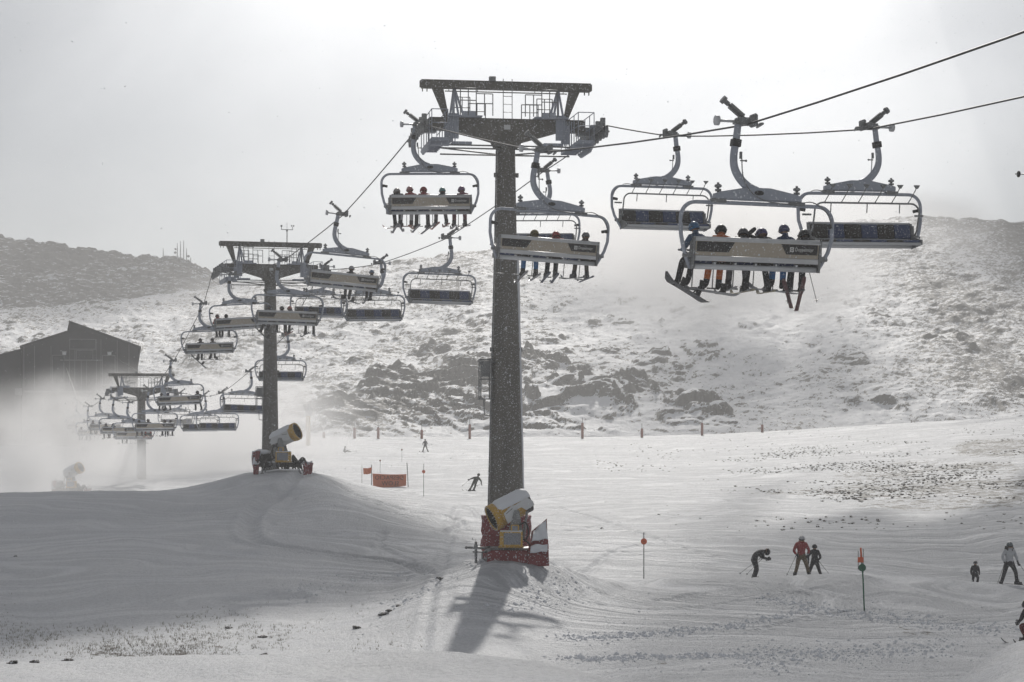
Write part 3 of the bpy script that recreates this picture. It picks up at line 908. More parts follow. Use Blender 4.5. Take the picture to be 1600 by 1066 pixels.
        b.box((s * 2.72, -1.1, H - 1.1), (.8, .3, .13)); b.cyl((s * 3.1, -1.1, H - 1.1), (s * 3.1, -1.1, H - .7), .03, 6)
        b.box((s * 2.05, -.28, H - .3), (.38, .1, .95))
        b.build('bracket', mg, root, bevel=.01)
    # tie rods between the two sides
    b = MB()
    for (z, dz, yy) in ((H - 1.02, 0, -.3), (H - 1.14, .0, -.3), (H - 1.30, 0, .3), (H - 1.05, -.22, .35)):
        b.cyl((-2.5, yy, z), (-.28, yy, z + dz), .03, 6); b.cyl((2.5, yy, z), (.28, yy, z + dz), .03, 6)
    b.build('tie_rod', md, root)
    b = MB()
    for x in (-.17, .17): b.cyl((x, -.35, H - .1), (x, -.35, gt + .08), .016, 5)
    for q in range(4): b.cyl((-.17, -.35, H + .25 + .3 * q), (.17, -.35, H + .25 + .3 * q), .012, 5)
    b.build('gantry_ladder', md, root)
    # ladder with its cage on the shaft's side
    b = MB(); r0 = np.interp(H * .45, zs, rs)
    x0 = -(r0 + .28); zc = [H * .435, H * .375, .0][i] if i < 2 else H * .5
    if i < 2:
        lo, hi = zc - .75, zc + .75
        for xx in (x0 - .2, x0 + .2):
            for yy in (-.25, .25): b.cyl((xx, yy, lo), (xx, yy, hi), .025, 5)
        for zz in (lo, (lo + hi) / 2, hi - .12, hi):
            for yy in (-.25, .25): b.cyl((x0 - .2, yy, zz), (x0 + .35, yy, zz), .022, 5)
            b.cyl((x0 - .2, -.25, zz), (x0 - .2, .25, zz), .022, 5)
        b.box((x0, 0, lo), (.5, .55, .05)); b.box((x0 + .02, .05, hi - .35), (.34, .3, .6))
        b.tube([(x0 - .05, 0, lo), (x0 - .03, 0, lo - .6), (x0 + .3, 0, lo - .68)], .025, 5)
        b.build('ladder_cage', md, root)
    return root, X, Y, zb, H


TY = []
for i, d in enumerate(PYL):
    TY.append(make_pylon(i, d, R([9, 16, 15][i])))

# wind sensor on the middle pylon
root, X, Y, zb, H = TY[1]
b = MB(); gx = 1.05; g0 = H + 1.43
b.cyl((gx, 0, g0 - .05), (gx, 0, g0 + .85), .03, 6); b.cyl((gx - .36, 0, g0 + .85), (gx + .36, 0, g0 + .85), .022, 6)
for s in (-1, 1): b.cyl((gx + s * .36, 0, g0 + .85), (gx + s * .36, 0, g0 + 1.05), .02, 6)
b.ball((gx - .36, 0, g0 + 1.08), .07, 8, 5); b.ball((gx + .30, 0, g0 + 1.10), .05, 8, 5); b.ball((gx + .43, 0, g0 + 1.10), .05, 8, 5)
b.cyl((gx, 0, g0 + .85), (gx, 0, g0 + 1.3), .01, 4); b.box((gx, 0, g0 + .8), (.1, .1, .12))
b.build('wind_sensor', M['galv_dark'], root)


def arm_pt(i, s, dv=0, dz=-.22):
    root, X, Y, zb, H = TY[i]
    yaw = R([9, 16, 15][i])
    m = Matrix.Translation((X, Y, zb)) @ Matrix.Rotation(yaw, 4, 'Z')
    return m @ Vector((s * 3.45, dv, H - .34 + dz + .20))


def sag(a, b_, s, n=8):
    return [a.lerp(b_, k / n) - Vector((0, 0, s * 4 * (k / n) * (1 - k / n))) for k in range(n)]


def rope(pts, name, label, r=.024):
    out = []
    for a, b_ in zip(pts[:-1], pts[1:]):
        out += sag(a, b_, min(.12, (b_ - a).length * .004), 4)
    out.append(pts[-1])
    o = MB().tube(out, r, 6).build(name, M['rope'])
    return tag(o, label, 'lift rope')


dep = P(1940, -80, 24)
Lp = [dep] + [P(*g[:3]) for g in LEFT[:3]]
Lp += [arm_pt(0, -1, -2.2, -.40), arm_pt(0, -1, 0), arm_pt(0, -1, 2.2, -.30)] + [P(*g[:3]) for g in LEFT[4:7]] + [arm_pt(1, -1, 0), arm_pt(1, -1, 2.2, -.3)]
Lp += [P(*g[:3]) for g in LEFT[7:12]] + [arm_pt(2, -1, 0)] + [P(*g[:3]) for g in LEFT[12:]] + [P(97, 556, 261)]
rope(Lp, 'haul_rope', 'dark steel rope on the left side carrying the chairs with riders')
Rp = [P(2050, 40, 32)] + [P(*g[:3]) for g in RIGHT[:2]] + [arm_pt(0, 1, -2.2, -.3), arm_pt(0, 1, 0), arm_pt(0, 1, 2.2, -.4)] + [P(*g[:3]) for g in RIGHT[2:5]]
Rp += [arm_pt(1, 1, -1.5), arm_pt(1, 1, 1.5)] + [P(*g[:3]) for g in RIGHT[6:10]] + [arm_pt(2, 1, 0), P(170, 553, 261)]
rope(Rp, 'haul_rope', 'dark steel rope on the right side carrying the empty chairs')

# ------------------------------------------------------------------ PEOPLE
STAND = dict(pelvis=(0, 0, .93), spine=(0, .0, 1.10), chest=(0, .01, 1.30), neck=(0, .02, 1.46), head=(0, .05, 1.60),
             shL=(-.17, 0, 1.39), elL=(-.27, .02, 1.12), haL=(-.25, .14, .93), shR=(.17, 0, 1.39), elR=(.27, .02, 1.12), haR=(.25, .14, .93),
             hipL=(-.09, 0, .88), knL=(-.13, .06, .50), anL=(-.14, .0, .12), toL=(-.15, .17, .05),
             hipR=(.09, 0, .88), knR=(.13, .06, .50), anR=(.14, .0, .12), toR=(.15, .17, .05))
SIT = dict(pelvis=(0, .14, .12), spine=(0, .11, .28), chest=(0, .11, .44), neck=(0, .14, .58), head=(0, .19, .70),
           shL=(-.17, .12, .51), elL=(-.25, .25, .30), haL=(-.20, .48, .26), shR=(.17, .12, .51), elR=(.25, .25, .30), haR=(.20, .48, .26),
           hipL=(-.09, .18, .10), knL=(-.13, .56, .03), anL=(-.14, .62, -.45), toL=(-.15, .80, -.53),
           hipR=(.09, .18, .10), knR=(.13, .56, .03), anR=(.14, .62, -.45), toR=(.15, .80, -.53))
EDGES = [('pelvis', 'spine'), ('spine', 'chest'), ('chest', 'neck'), ('neck', 'head'), ('chest', 'shL'), ('shL', 'elL'), ('elL', 'haL'),
         ('chest', 'shR'), ('shR', 'elR'), ('elR', 'haR'), ('pelvis', 'hipL'), ('hipL', 'knL'), ('knL', 'anL'), ('anL', 'toL'),
         ('pelvis', 'hipR'), ('hipR', 'knR'), ('knR', 'anR'), ('anR', 'toR')]
RAD = dict(pelvis=(.17, .14), spine=(.16, .125), chest=(.185, .14), neck=(.075, .075), head=(.105, .115), sh=(.10, .10), el=(.068, .068), ha=(.045, .045),
           hip=(.12, .12), kn=(.085, .085), an=(.075, .075), to=(.058, .05))
REG = dict(head=3, neck=0, spine=0, chest=0, shL=0, shR=0, elL=0, elR=0, haL=4, haR=4, pelvis=0, hipL=1, hipR=1, knL=1, knR=1, anL=1, anR=1, toL=2, toR=2)
_CACHE = {}


def body_geo(pose):
    key = tuple(sorted((k, tuple(v)) for k, v in pose.items()))
    if key in _CACHE: return _CACHE[key]
    names = list(pose)
    vs = [Vector(pose[k]) for k in names]
    me = bpy.data.meshes.new('tmp'); me.from_pydata(vs, [(names.index(a), names.index(b_)) for a, b_ in EDGES], [])
    ob = bpy.data.objects.new('tmp', me); TS.collection.objects.link(ob)
    sk = ob.modifiers.new('s', 'SKIN'); sk.use_smooth_shade = True
    ss = ob.modifiers.new('d', 'SUBSURF'); ss.levels = 1; ss.render_levels = 1
    for i, k in enumerate(names):
        r = RAD.get(k) or RAD[k[:-1]]
        me.skin_vertices[0].data[i].radius = r
        me.skin_vertices[0].data[i].use_root = (k == 'pelvis')
    dg = scratch_dg()
    ev = ob.evaluated_get(dg); m2 = ev.to_mesh()
    V = [tuple(v.co) for v in m2.vertices]; Fc = [tuple(p.vertices) for p in m2.polygons]
    ev.to_mesh_clear(); bpy.data.objects.remove(ob); bpy.data.meshes.remove(me)
    segs = [(Vector(pose[a]), Vector(pose[b_]), a, b_) for a, b_ in EDGES]
    reg = []
    for f in Fc:
        c = sum((Vector(V[i]) for i in f), Vector()) / len(f)
        best = 9; rr = 0
        for a, b_, na, nb in segs:
            ab = b_ - a; t = max(0, min(1, (c - a).dot(ab) / ab.length_squared)); d = (c - a - ab * t).length
            if d < best:
                best = d
                n = nb
                if nb[:2] == 'ha': n = 'haL' if t > .86 else 'elL'
                elif nb == 'head': n = 'head' if t > .45 else 'neck'
                elif nb[:2] == 'hi': n = 'hipL'
                elif nb[:2] == 'an': n = 'toL' if t > .72 else 'anL'
                elif na == 'pelvis' and nb == 'spine': n = 'spine' if t > -.1 else 'hipL'
                rr = REG[n]
        reg.append(rr)
    _CACHE[key] = (V, Fc, reg)
    return _CACHE[key]


def hand_mb(b, wrist, d, palm_n, s=1.0):
    """palm, four bent fingers of unequal length and a thumb leaving the side of the palm"""
    d = d.normalized(); n = (palm_n - d * palm_n.dot(d)).normalized(); side = d.cross(n)
    m = Matrix((side, d, n)).transposed()
    def q(x, y, z): return wrist + m @ Vector((x * s, y * s, z * s))
    b.ball(q(0, .045, 0), (.045 * s, .055 * s, .024 * s), 8, 6, rot=m)
    for x, L in ((-.033, .060), (-.011, .070), (.011, .066), (.033, .050)):
        b.tube([q(x, .075, 0), q(x * 1.1, .075 + L * .5, -.006), q(x * 1.1, .075 + L * .85, -.030), q(x, .075 + L * .85, -.055)], [.0135 * s, .0125 * s, .012 * s, .010 * s], 6)
    b.tube([q(.036, .025, -.005), q(.064, .050, -.018), q(.062, .082, -.036)], [.0155 * s, .014 * s, .012 * s], 6)


def ski_mb(L=1.6, w=.085, board=False):
    b = MB(); n = 14; vs = []; fs = []
    for i in range(n + 1):
        t = i / n; y = (t - (.5 if board else .42)) * L
        tip = max(0, (t - .86) / .14); tail = max(0, (.10 - t) / .10)
        ww = w * (1 + .18 * abs(2 * t - 1) ** 2) * (1 - .75 * tip ** 2.2 - (.75 if board else .3) * tail ** 2.2)
        z = .16 * tip ** 1.6 + (.13 if board else .03) * tail ** 1.6 - .01 + .012 * (1 - (2 * t - 1) ** 2)
        for (sx, dz) in ((-1, 0), (1, 0), (1, .014), (-1, .014)):
            vs.append((sx * ww / 2, y, z + dz))
    for i in range(n):
        for k in range(4):
            fs.append((i * 4 + k, i * 4 + (k + 1) % 4, (i + 1) * 4 + (k + 1) % 4, (i + 1) * 4 + k))
    fs.append((3, 2, 1, 0)); fs.append(tuple(n * 4 + k for k in range(4)))
    b.add(vs, fs)
    return b


def person(label, M4, pose, cols, helmet=(.03, .03, .03), goggles=True, hood=False, hair=None, hands=False, group=None, scale=1.0, look=0.0):
    """cols = jacket, trousers, boots, glove"""
    V, Fc, reg = body_geo(pose)
    me = bpy.data.meshes.new('person'); me.from_pydata(V, [], Fc)
    for c in (cols[0], cols[1], cols[2]): me.materials.append(cloth(c))
    me.materials.append(M['skin']); me.materials.append(cloth(cols[3]))
    me.polygons.foreach_set('material_index', reg); me.polygons.foreach_set('use_smooth', [True] * len(Fc))
    o = bpy.data.objects.new('person', me); col.objects.link(o)
    o.matrix_world = M4 @ Matrix.Scale(scale, 4)
    tag(o, label, 'person', group)
    hd = Vector(pose['head']); nk = Vector(pose['neck'])
    up = (hd - nk).normalized()
    fw = Vector((math.sin(look), math.cos(look), 0)); fw = (fw - up * fw.dot(up)).normalized(); rt = fw.cross(up)
    HM = Matrix.Translation(hd) @ Matrix((rt, fw, up)).transposed().to_4x4()
    b = MB()      # shell of the helmet, open at the face
    vs = []; fs = []; rg, sg = 8, 14
    for i in range(rg + 1):
        th = PI * .64 * i / rg
        for k in range(sg):
            a = 2 * PI * k / sg
            fr = max(0, math.sin(a)) ; thh = th * (1 - .42 * fr * fr)
            vs.append((math.sin(thh) * math.cos(a) * .128, math.sin(thh) * math.sin(a) * .148 - .008, math.cos(thh) * .142 + .012))
    for i in range(rg):
        for k in range(sg):
            fs.append((i * sg + k, (i + 1) * sg + k, (i + 1) * sg + (k + 1) % sg, i * sg + (k + 1) % sg))
    b.smooth = True; b.add(vs, fs)
    if not hood:
        b.tube([(-.1, .09, .05), (0, .15, .055), (.1, .09, .05)], .014, 6)
    b.build('hood' if hood else 'helmet', cloth(helmet, .9 if hood else .35), o, M4=HM)
    if goggles:
        b = MB(); b.tube([(-.10, .07, .012), (-.05, .118, .008), (0, .128, .004), (.05, .118, .008), (.10, .07, .012)], [.022, .034, .030, .034, .022], 8, flat=.6)
        b.tube([(-.10, .07, .012), (-.132, 0, .012), (-.10, -.1, .012), (0, -.142, .014), (.1, -.1, .012), (.132, 0, .012), (.10, .07, .012)], .012, 5)
        b.build('goggles', M['black'], o, M4=HM)
    b = MB(); b.ball((0, .112, -.030), (.014, .022, .024), 6, 5); b.tube([(-.025, .103, -.065), (0, .110, -.067), (.025, .103, -.065)], .006, 5)
    for s in (-1, 1):
        b.ball((s * .036, .100, .006), (.013, .01, .01), 6, 4); b.ball((s * .108, 0, -.01), (.014, .026, .034), 6, 5)
    b.build('face', M['skin'], o, M4=HM)
    if hair:
        b = MB(); rng = random.Random(5)
        for s in (-1, 1):
            for q in range(4):
                x = s * (.075 + .02 * q)
                b.tube([(x, .02 - .03 * q, -.04), (x * 1.3, .05 - .02 * q, -.18), (x * 1.25 + rng.uniform(-.02, .02), .09, -.36)], [.03, .038, .012], 6)
        b.build('hair', cloth(hair), o, M4=HM)
    if hands:
        for s in 'LR':
            w = Vector(pose['ha' + s]); e = Vector(pose['el' + s]); d = w - e
            b = MB(); hand_mb(b, w - d.normalized() * .0, d, Vector((1 if s == 'L' else -1, 0, .2)), 1.25)
            b.build('glove', cloth(cols[3]), o)
    return o


def skis_for(o, pose, c, L=1.6, yaw=(6, -6), pitch=(0, 0), roll=0):
    for s, yw, pt in (('L', yaw[0], pitch[0]), ('R', yaw[1], pitch[1])):
        a = Vector(pose['an' + s]); t = Vector(pose['to' + s])
        ctr = a.lerp(t, .4); ctr.z = min(a.z, t.z) - .065
        m = Matrix.Translation(ctr) @ Euler((R(pt), R(roll), R(yw))).to_matrix().to_4x4()
        sk = ski_mb(L).build('ski', cloth(c, .4), o, M4=m)
        b = MB(); b.box((0, .02, .03), (.075, .34, .04)); b.box((0, -.13, .07), (.08, .08, .09)); b.build('binding', M['black'], sk, M4=m)
        b = MB()      # hard boot shell with cuff and buckles
        mm = Matrix.Translation((a.x, a.y, a.z)) @ Euler((0, 0, R(yw))).to_matrix().to_4x4()
        b.box((0, .06, -.045), (.115, .32, .09), taper=(.85, .92)); b.tube([(0, -.005, -.02), (0, .0, .05), (0, .01, .11)], [.072, .078, .074], 10)
        for z in (.03, .07): b.box((0, .078, z), (.10, .02, .02))
        b.build('ski_boot', cloth((.05, .05, .055), .4), o, M4=mm)


def board_for(o, pose, c, L=1.5, ang=0, tilt=0, dz=-.09, fwd=.0, dx=0):
    a = (Vector(pose['anL']) + Vector(pose['toL']) + Vector(pose['anR']) + Vector(pose['toR'])) / 4
    m = Matrix.Translation((a.x + dx, a.y + fwd, min(Vector(pose['toL']).z, Vector(pose['toR']).z) + dz)) @ Euler((0, R(tilt), R(ang))).to_matrix().to_4x4() @ Matrix.Rotation(R(90), 4, 'Z')
    sb = ski_mb(L, .26, True).build('snowboard', cloth(c, .4), o, M4=m)
    for s in (-.25, .25):
        b = MB(); b.box((0, s, .03), (.24, .13, .03)); b.box((-.12, s, .12), (.03, .13, .2)); b.tube([(-.1, s, .05), (0, s, .16), (.1, s, .06)], .02, 5); b.build('binding', M['black'], sb, M4=m)


def ski_pole(top, tip, label, group='ski poles', c=(.05, .05, .05)):
    top = Vector(top); tip = Vector(tip)
    root = empty('ski_pole', Matrix.Translation(top))
    tag(root, label, 'ski pole', group)
    t = tip - top; d = t.normalized()
    MB().tube([(0, 0, 0), t], [.010, .007], 6).build('shaft', cloth(c, .4), root)
    MB().tube([-d * .02, d * .12], .016, 6).build('pole_grip', M['black'], root)
    k = t - d * .07
    MB().cyl(k, k + d * .012, .05, 10).build('basket', M['black'], root)
    return root


DK = (.032, .032, .035); GR = (.10, .10, .11); BL = (.05, .16, .38); RD = (.30, .03, .03); OR = (.50, .13, .03); TN = (.15, .11, .065); OL = (.17, .13, .04)
WH = (.55, .56, .58); BN = (.08, .06, .045); NV = (.03, .05, .12); OLV = (.045, .048, .032); TEAL = (.12, .28, .28); PUR = (.22, .12, .24)


def seat_pose(rng, spread=0.0, lift=None, kx=0.0, h=0.0):
    p = {k: Vector(v) for k, v in SIT.items()}
    for s, q in ((-1, 'L'), (1, 'R')):
        p['kn' + q].x += s * spread; p['an' + q].x += s * (spread * 1.4) + kx + rng.uniform(-.05, .05); p['to' + q].x = p['an' + q].x + s * .03
        a = rng.uniform(-.06, .10)
        p['an' + q].y += a; p['to' + q].y += a
    p['head'].x += rng.uniform(-.02, .02); p['head'].z += h; p['neck'].z += h * .5
    if lift == 'L':
        p['elL'] = Vector((-.33, .15, .64)); p['haL'] = Vector((-.14, .14, .80))
    return {k: tuple(round(c, 3) for c in v) for k, v in p.items()}


# chair index -> riders: (x across the seat, jacket, trousers, helmet, gear, words)
RIDERS = {
    0: [(-1.3, DK, DK, DK, 'none', '')],
    1: [(-1.42, (.05, .09, .16), DK, (.04, .13, .26), 'board_l', 'blue helmeted rider at the left end of the nearest chair, snowboard tilted out'),
        (-.86, OR, OR, (.02, .02, .02), 'board', 'rider in bright orange trousers and dark helmet on the nearest chair'),
        (-.28, DK, GR, (.08, .08, .09), 'ski', 'rider in dark grey trousers with patterned helmet on the nearest chair'),
        (.20, DK, DK, (.06, .05, .16), 'ski_b', 'rider lifting one arm to a purple helmet, pale boots hanging below'),
        (.76, NV, BL, (.06, .06, .14), 'board_s', 'rider in bright blue trousers on the nearest chair'),
        (1.30, DK, DK, (.03, .03, .03), 'ski_r', 'rider in black at the right end of the nearest chair, red-tipped skis')],
    2: [(-.36, OL, BL, OL, 'ski', 'rider in olive hood and blue trousers on the chair crossing the tallest pylon'),
        (.30, RD, DK, (.35, .04, .04), 'ski', 'red helmeted rider in black trousers on the chair crossing the tallest pylon'),
        (1.18, BN, (.09, .075, .06), (.16, .16, .17), 'ski', 'grey helmeted rider in brown at the right end of the chair crossing the tallest pylon')],
    3: [(-1.25, DK, DK, (.35, .33, .32), 'ski', 'grey helmeted rider in black, left end of the level chair with five riders'),
        (-.73, RD, WH, (.45, .2, .2), 'ski_o', 'rider in red jacket and white trousers on the level chair with five riders'),
        (-.22, RD, DK, (.3, .05, .05), 'ski', 'low red-hooded rider in the middle of the level chair with five riders'),
        (.54, DK, GR, TEAL, 'ski', 'teal helmeted rider on the level chair with five riders'),
        (1.32, (.2, .06, .08), (.16, .04, .05), PUR, 'ski', 'purple helmeted rider in dark red, right end of the level chair with five riders')],
    4: [(.30, DK, DK, (.4, .4, .42), 'board', 'rider with grey helmet in the middle of the tilted chair'),
        (1.32, DK, DK, (.12, .18, .3), 'ski', 'rider with blue helmet at the right end of the tilted chair')],
    5: [(-1.0, DK, DK, (.1, .1, .12), 'board_l', 'rider in front of the middle pylon shaft, snowboard turned down'),
        (-.29, DK, DK, (.05, .05, .05), 'ski', 'black clad rider, second from left on the chair before the middle pylon'),
        (.19, DK, DK, (.5, .15, .12), 'ski', 'rider with red and white helmet on the chair before the middle pylon'),
        (1.31, DK, DK, (.04, .04, .04), 'ski', 'hooded rider at the right end of the chair before the middle pylon')],
    6: [(-1.39, RD, DK, (.10, .04, .04), 'ski', 'rider at the far left of the chair half hidden by the middle pylon'),
        (-.90, DK, DK, (.06, .06, .06), 'ski', 'second rider on the chair half hidden by the middle pylon')],
    7: [(-.57, DK, DK, (.05, .05, .05), 'board_d', 'rider whose snowboard points down to the right, left of the middle pylon'),
        (.25, DK, DK, (.06, .06, .06), 'board_s', 'second rider from left on the chair left of the middle pylon')],
    8: [(-1.35, DK, DK, (.04, .04, .05), 'ski', 'rider at the left end of the chair over the far pylon crossarm'),
        (-.80, NV, DK, (.05, .08, .16), 'ski', 'rider in navy with blue helmet over the far pylon crossarm'),
        (1.45, DK, DK, (.05, .05, .05), 'ski', 'rider alone at the right end of the chair over the far pylon crossarm')],
    9: [(-1.30, DK, BN, (.04, .04, .04), 'ski', 'rider at the left end of the lowest clear chair'),
        (-.50, DK, (.35, .10, .08), (.06, .05, .05), 'ski', 'rider in salmon red trousers on the lowest clear chair'),
        (.86, DK, DK, (.05, .05, .05), 'ski', 'rider third from left on the lowest clear chair'),
        (1.36, DK, DK, (.05, .05, .05), 'ski', 'rider at the right end of the lowest clear chair')],
    10: [(-.74, DK, DK, DK, 'ski', 'single rider on the faded chair in front of the far pylon')],
    11: [(-1.2, DK, DK, DK, 'ski', 'left rider on the faint chair second left of the far pylon'), (-.5, DK, DK, DK, 'ski', 'right rider on the faint chair second left of the far pylon')],
    12: [(-1.3, DK, DK, DK, 'ski', 'left rider on the faint chair third left of the far pylon'), (-.6, DK, DK, DK, 'ski', 'right rider on the faint chair third left of the far pylon')],
    13: [(-1.3, DK, DK, DK, 'ski', 'left rider on the grey chair at the lowest sag of the rope'), (-.35, DK, DK, DK, 'ski', 'right rider on the grey chair at the lowest sag of the rope')],
    14: [(-.9, DK, DK, DK, 'ski', 'single rider on the palest leftmost chair')],
}
rng = random.Random(11)
for ci, lst in RIDERS.items():
    for x, jc, tr, hc, gear, words in lst:
        far = ci >= 10
        lift = 'L' if 'lifting' in words else None
        variant = random.Random(rng.randint(0, 5) if not lift else 77)
        pose = seat_pose(variant, spread=variant.uniform(-.03, .09), lift=lift, kx=-.1 if gear == 'board_l' else 0, h={0: .0, 1: .05, 2: -.05}[rng.randint(0, 2)] if ci < 5 else 0)
        vr = random.Random(ci * 31 + int(x * 100)); m = CM[ci] @ OFF @ Matrix.Translation((x, .02, -3.13)) @ Matrix.Rotation(R(vr.uniform(-9, 9)), 4, 'Z') @ Matrix.Rotation(R(vr.uniform(-3.5, 3.5)), 4, 'Y') @ Matrix.Rotation(R(vr.uniform(-5, 1)), 4, 'X') @ Matrix.Scale(vr.uniform(.92, 1.05), 4)
        if ci == 0: words = 'rider at the edge of the top right chair, holding a pole out sideways'
        o = person(words, m, pose, (jc, tr, DK, DK), helmet=hc, goggles=not far, hood='hood' in words, group='riders seated on the lift chairs', look=rng.uniform(-.5, .5))
        if gear == 'ski': skis_for(o, pose, rng.choice([(.25, .25, .27), (.05, .05, .06), (.35, .08, .06), (.3, .3, .3), (.04, .06, .1)]), 1.55, (rng.uniform(-12, 16), rng.uniform(-16, 12)), (rng.uniform(-8, 6), rng.uniform(-8, 6)))
        elif gear == 'ski_b': skis_for(o, pose, (.35, .3, .2), 1.5, (2, -4), (3, 5))
        elif gear == 'ski_o': skis_for(o, pose, (.35, .12, .08), 1.6, (22, -28), (0, 0))
        elif gear == 'ski_r': skis_for(o, pose, (.12, .05, .05), 1.45, (-34, -16), (-24, -29))
        elif gear == 'board': board_for(o, pose, (.3, .3, .32), 1.45, rng.uniform(-12, 12), 4)
        elif gear == 'board_s': board_for(o, pose, (.32, .32, .35), 1.5, 8, 4)
        elif gear == 'board_l': board_for(o, pose, (.07, .07, .075), 1.45, 10, 26 if ci == 1 else 40, dz=-.16, dx=.14 if ci == 1 else -.05)
        elif gear == 'board_d': board_for(o, pose, (.06, .06, .07), 1.5, 10, 42, dz=-.12, dx=-.1)
# poles dangling from the riders' hands
def cpt(ci, x, y, z): return CM[ci] @ OFF @ Vector((x, y, z))
ski_pole(cpt(1, 1.20, .5, -2.9), cpt(1, 1.12, .75, -4.02), 'ski pole hanging straight down between red-tipped skis')
ski_pole(cpt(1, 1.45, .5, -2.9), cpt(1, 1.86, .7, -3.98), 'ski pole slanting out at the right end of the nearest chair')
ski_pole(cpt(1, -.05, .5, -2.9), cpt(1, -.08, .7, -3.75), 'ski pole hanging down in the middle of the nearest chair')
pt = P(1586, 272, 29.9)
ski_pole(pt + Vector((1.1, .35, 0)), pt, 'ski pole basket sticking in from the right picture edge')

# ------------------------------------------------------------------ people on the snow
def mk(**kw):
    p = dict(STAND); p.update(kw); return p


def place(px, Y, rot=0, dz=0.0):
    g = on_ground(px, Y)
    return Matrix.Translation(g + Vector((0, 0, dz))) @ Matrix.Rotation(R(rot), 4, 'Z')


def wpt(m, p, s=1): return m @ (Vector(p) * s)


# 1 leaning skier on the piste
p1 = mk(pelvis=(-.02, -.05, .74), spine=(.05, 0, .88), chest=(.16, .02, 1.05), neck=(.25, .05, 1.19), head=(.31, .08, 1.33), shL=(-.01, .0, 1.12), elL=(-.25, .1, 1.06), haL=(-.40, .2, .98),
        shR=(.35, .02, 1.06), elR=(.52, .02, .86), haR=(.55, .12, .64), hipL=(-.12, -.03, .70), knL=(-.24, .14, .42), anL=(-.40, -.02, .14), toL=(-.44, .14, .07),
        hipR=(.08, -.03, .69), knR=(.03, .14, .40), anR=(-.08, -.02, .13), toR=(-.12, .14, .06))
m = place(742, 158, 8)
o = person('skier in dark olive leaning into a turn left of the tallest pylon', m, p1, (OLV, OLV, DK, DK), helmet=OLV, hands=True, group='people skiing the piste')
skis_for(o, p1, (.05, .05, .05), 1.6, (38, 38))
ski_pole(wpt(m, p1['haL']), wpt(m, (-1.05, .1, .42)), 'ski pole held out left by the leaning skier')
ski_pole(wpt(m, p1['haR']), wpt(m, (.12, -.1, .42)), 'ski pole in the right hand of the leaning skier')
# 2 distant skier, legs apart
p2 = mk(hipL=(-.10, 0, .86), knL=(-.22, .05, .48), anL=(-.34, 0, .12), toL=(-.38, .16, .05), hipR=(.10, 0, .86), knR=(.22, .05, .48), anR=(.32, 0, .12), toR=(.36, .16, .05),
        elL=(-.30, .05, 1.10), haL=(-.18, .2, .98), elR=(.32, .05, 1.15), haR=(.28, .2, .92))
m = place(664.5, 266, 170)
o = person('small dark skier standing with legs apart below the rocks', m, p2, (DK, DK, DK, DK), helmet=DK, goggles=False, group='people skiing the piste')
skis_for(o, p2, (.05, .05, .05), 1.6, (20, -20))
# 3 sitting far away
p3 = mk(pelvis=(0, 0, .14), spine=(0, .03, .3), chest=(0, .06, .48), neck=(0, .09, .62), head=(0, .12, .76), shL=(-.17, .05, .56), elL=(-.26, -.05, .34), haL=(-.28, -.15, .12), shR=(.17, .05, .56), elR=(.26, -.05, .34), haR=(.28, -.15, .12),
        hipL=(-.09, .05, .14), knL=(-.14, .45, .32), anL=(-.14, .82, .12), toL=(-.15, .9, .22), hipR=(.09, .05, .14), knR=(.14, .45, .30), anR=(.14, .82, .12), toR=(.15, .9, .22))
m = place(538, 262, -80)
o = person('tiny snowboarder sitting on the snow far up the piste', m, p3, (DK, DK, DK, DK), helmet=DK, goggles=False, group='people skiing the piste')
sb = ski_mb(1.5, .26, True).build('snowboard', cloth((.1, .1, .1)), o, M4=Matrix.Translation((0, 1.0, .12)) @ Matrix.Rotation(R(15), 4, 'Z'))
# 4 bending skier seen from the side, facing right
p4 = mk(pelvis=(0, -.10, .92), spine=(0, .02, 1.06), chest=(0, .20, 1.17), neck=(0, .37, 1.19), head=(0, .50, 1.17), shL=(-.17, .26, 1.18), elL=(-.24, .30, .92), haL=(-.12, .47, .88), shR=(.17, .26, 1.18), elR=(.24, .28, .93), haR=(.12, .48, .90),
        hipL=(-.10, -.08, .86), knL=(-.14, .08, .48), anL=(-.15, -.02, .12), toL=(-.16, .16, .05), hipR=(.10, -.08, .86), knR=(.14, .06, .48), anR=(.15, -.06, .12), toR=(.16, .12, .05))
m = place(1180, 80.5, -82, 0)
o = person('skier in black bending forward over their hands, left of the green pole', m, p4, (DK, DK, DK, DK), helmet=(.02, .02, .02), hands=True, group='people standing on the near ridge')
skis_for(o, p4, (.05, .05, .06), 1.6)
ski_pole(wpt(m, (-.2, .30, .90)), wpt(m, (-.28, -.62, .22)), 'left ski pole trailing behind the bending skier')
ski_pole(wpt(m, (.22, .26, .92)), wpt(m, (.24, -.46, .22)), 'right ski pole trailing behind the bending skier')
# 5 red jacket
p5 = mk(hipL=(-.11, 0, .88), knL=(-.22, .08, .50), anL=(-.33, .0, .12), toL=(-.38, .16, .05), hipR=(.11, 0, .88), knR=(.20, .08, .50), anR=(.28, .0, .12), toR=(.33, .16, .05),
        shL=(-.20, 0, 1.40), elL=(-.34, .0, 1.12), haL=(-.22, .14, .98), shR=(.20, 0, 1.40), elR=(.34, .02, 1.12), haR=(.26, .16, .98), head=(0, .06, 1.61))
m = place(1252, 79.6, 190, 0.02)
o = person('skier in red jacket, tan trousers and white helmet, legs apart', m, p5, (RD, TN, DK, DK), helmet=(.5, .5, .52), hands=True, group='people standing on the near ridge', look=.5)
skis_for(o, p5, (.10, .10, .11), 1.6, (10, -10))
ski_pole(wpt(m, p5['haR']), wpt(m, (.62, -.05, .10)), 'ski pole planted left of the skier in red')
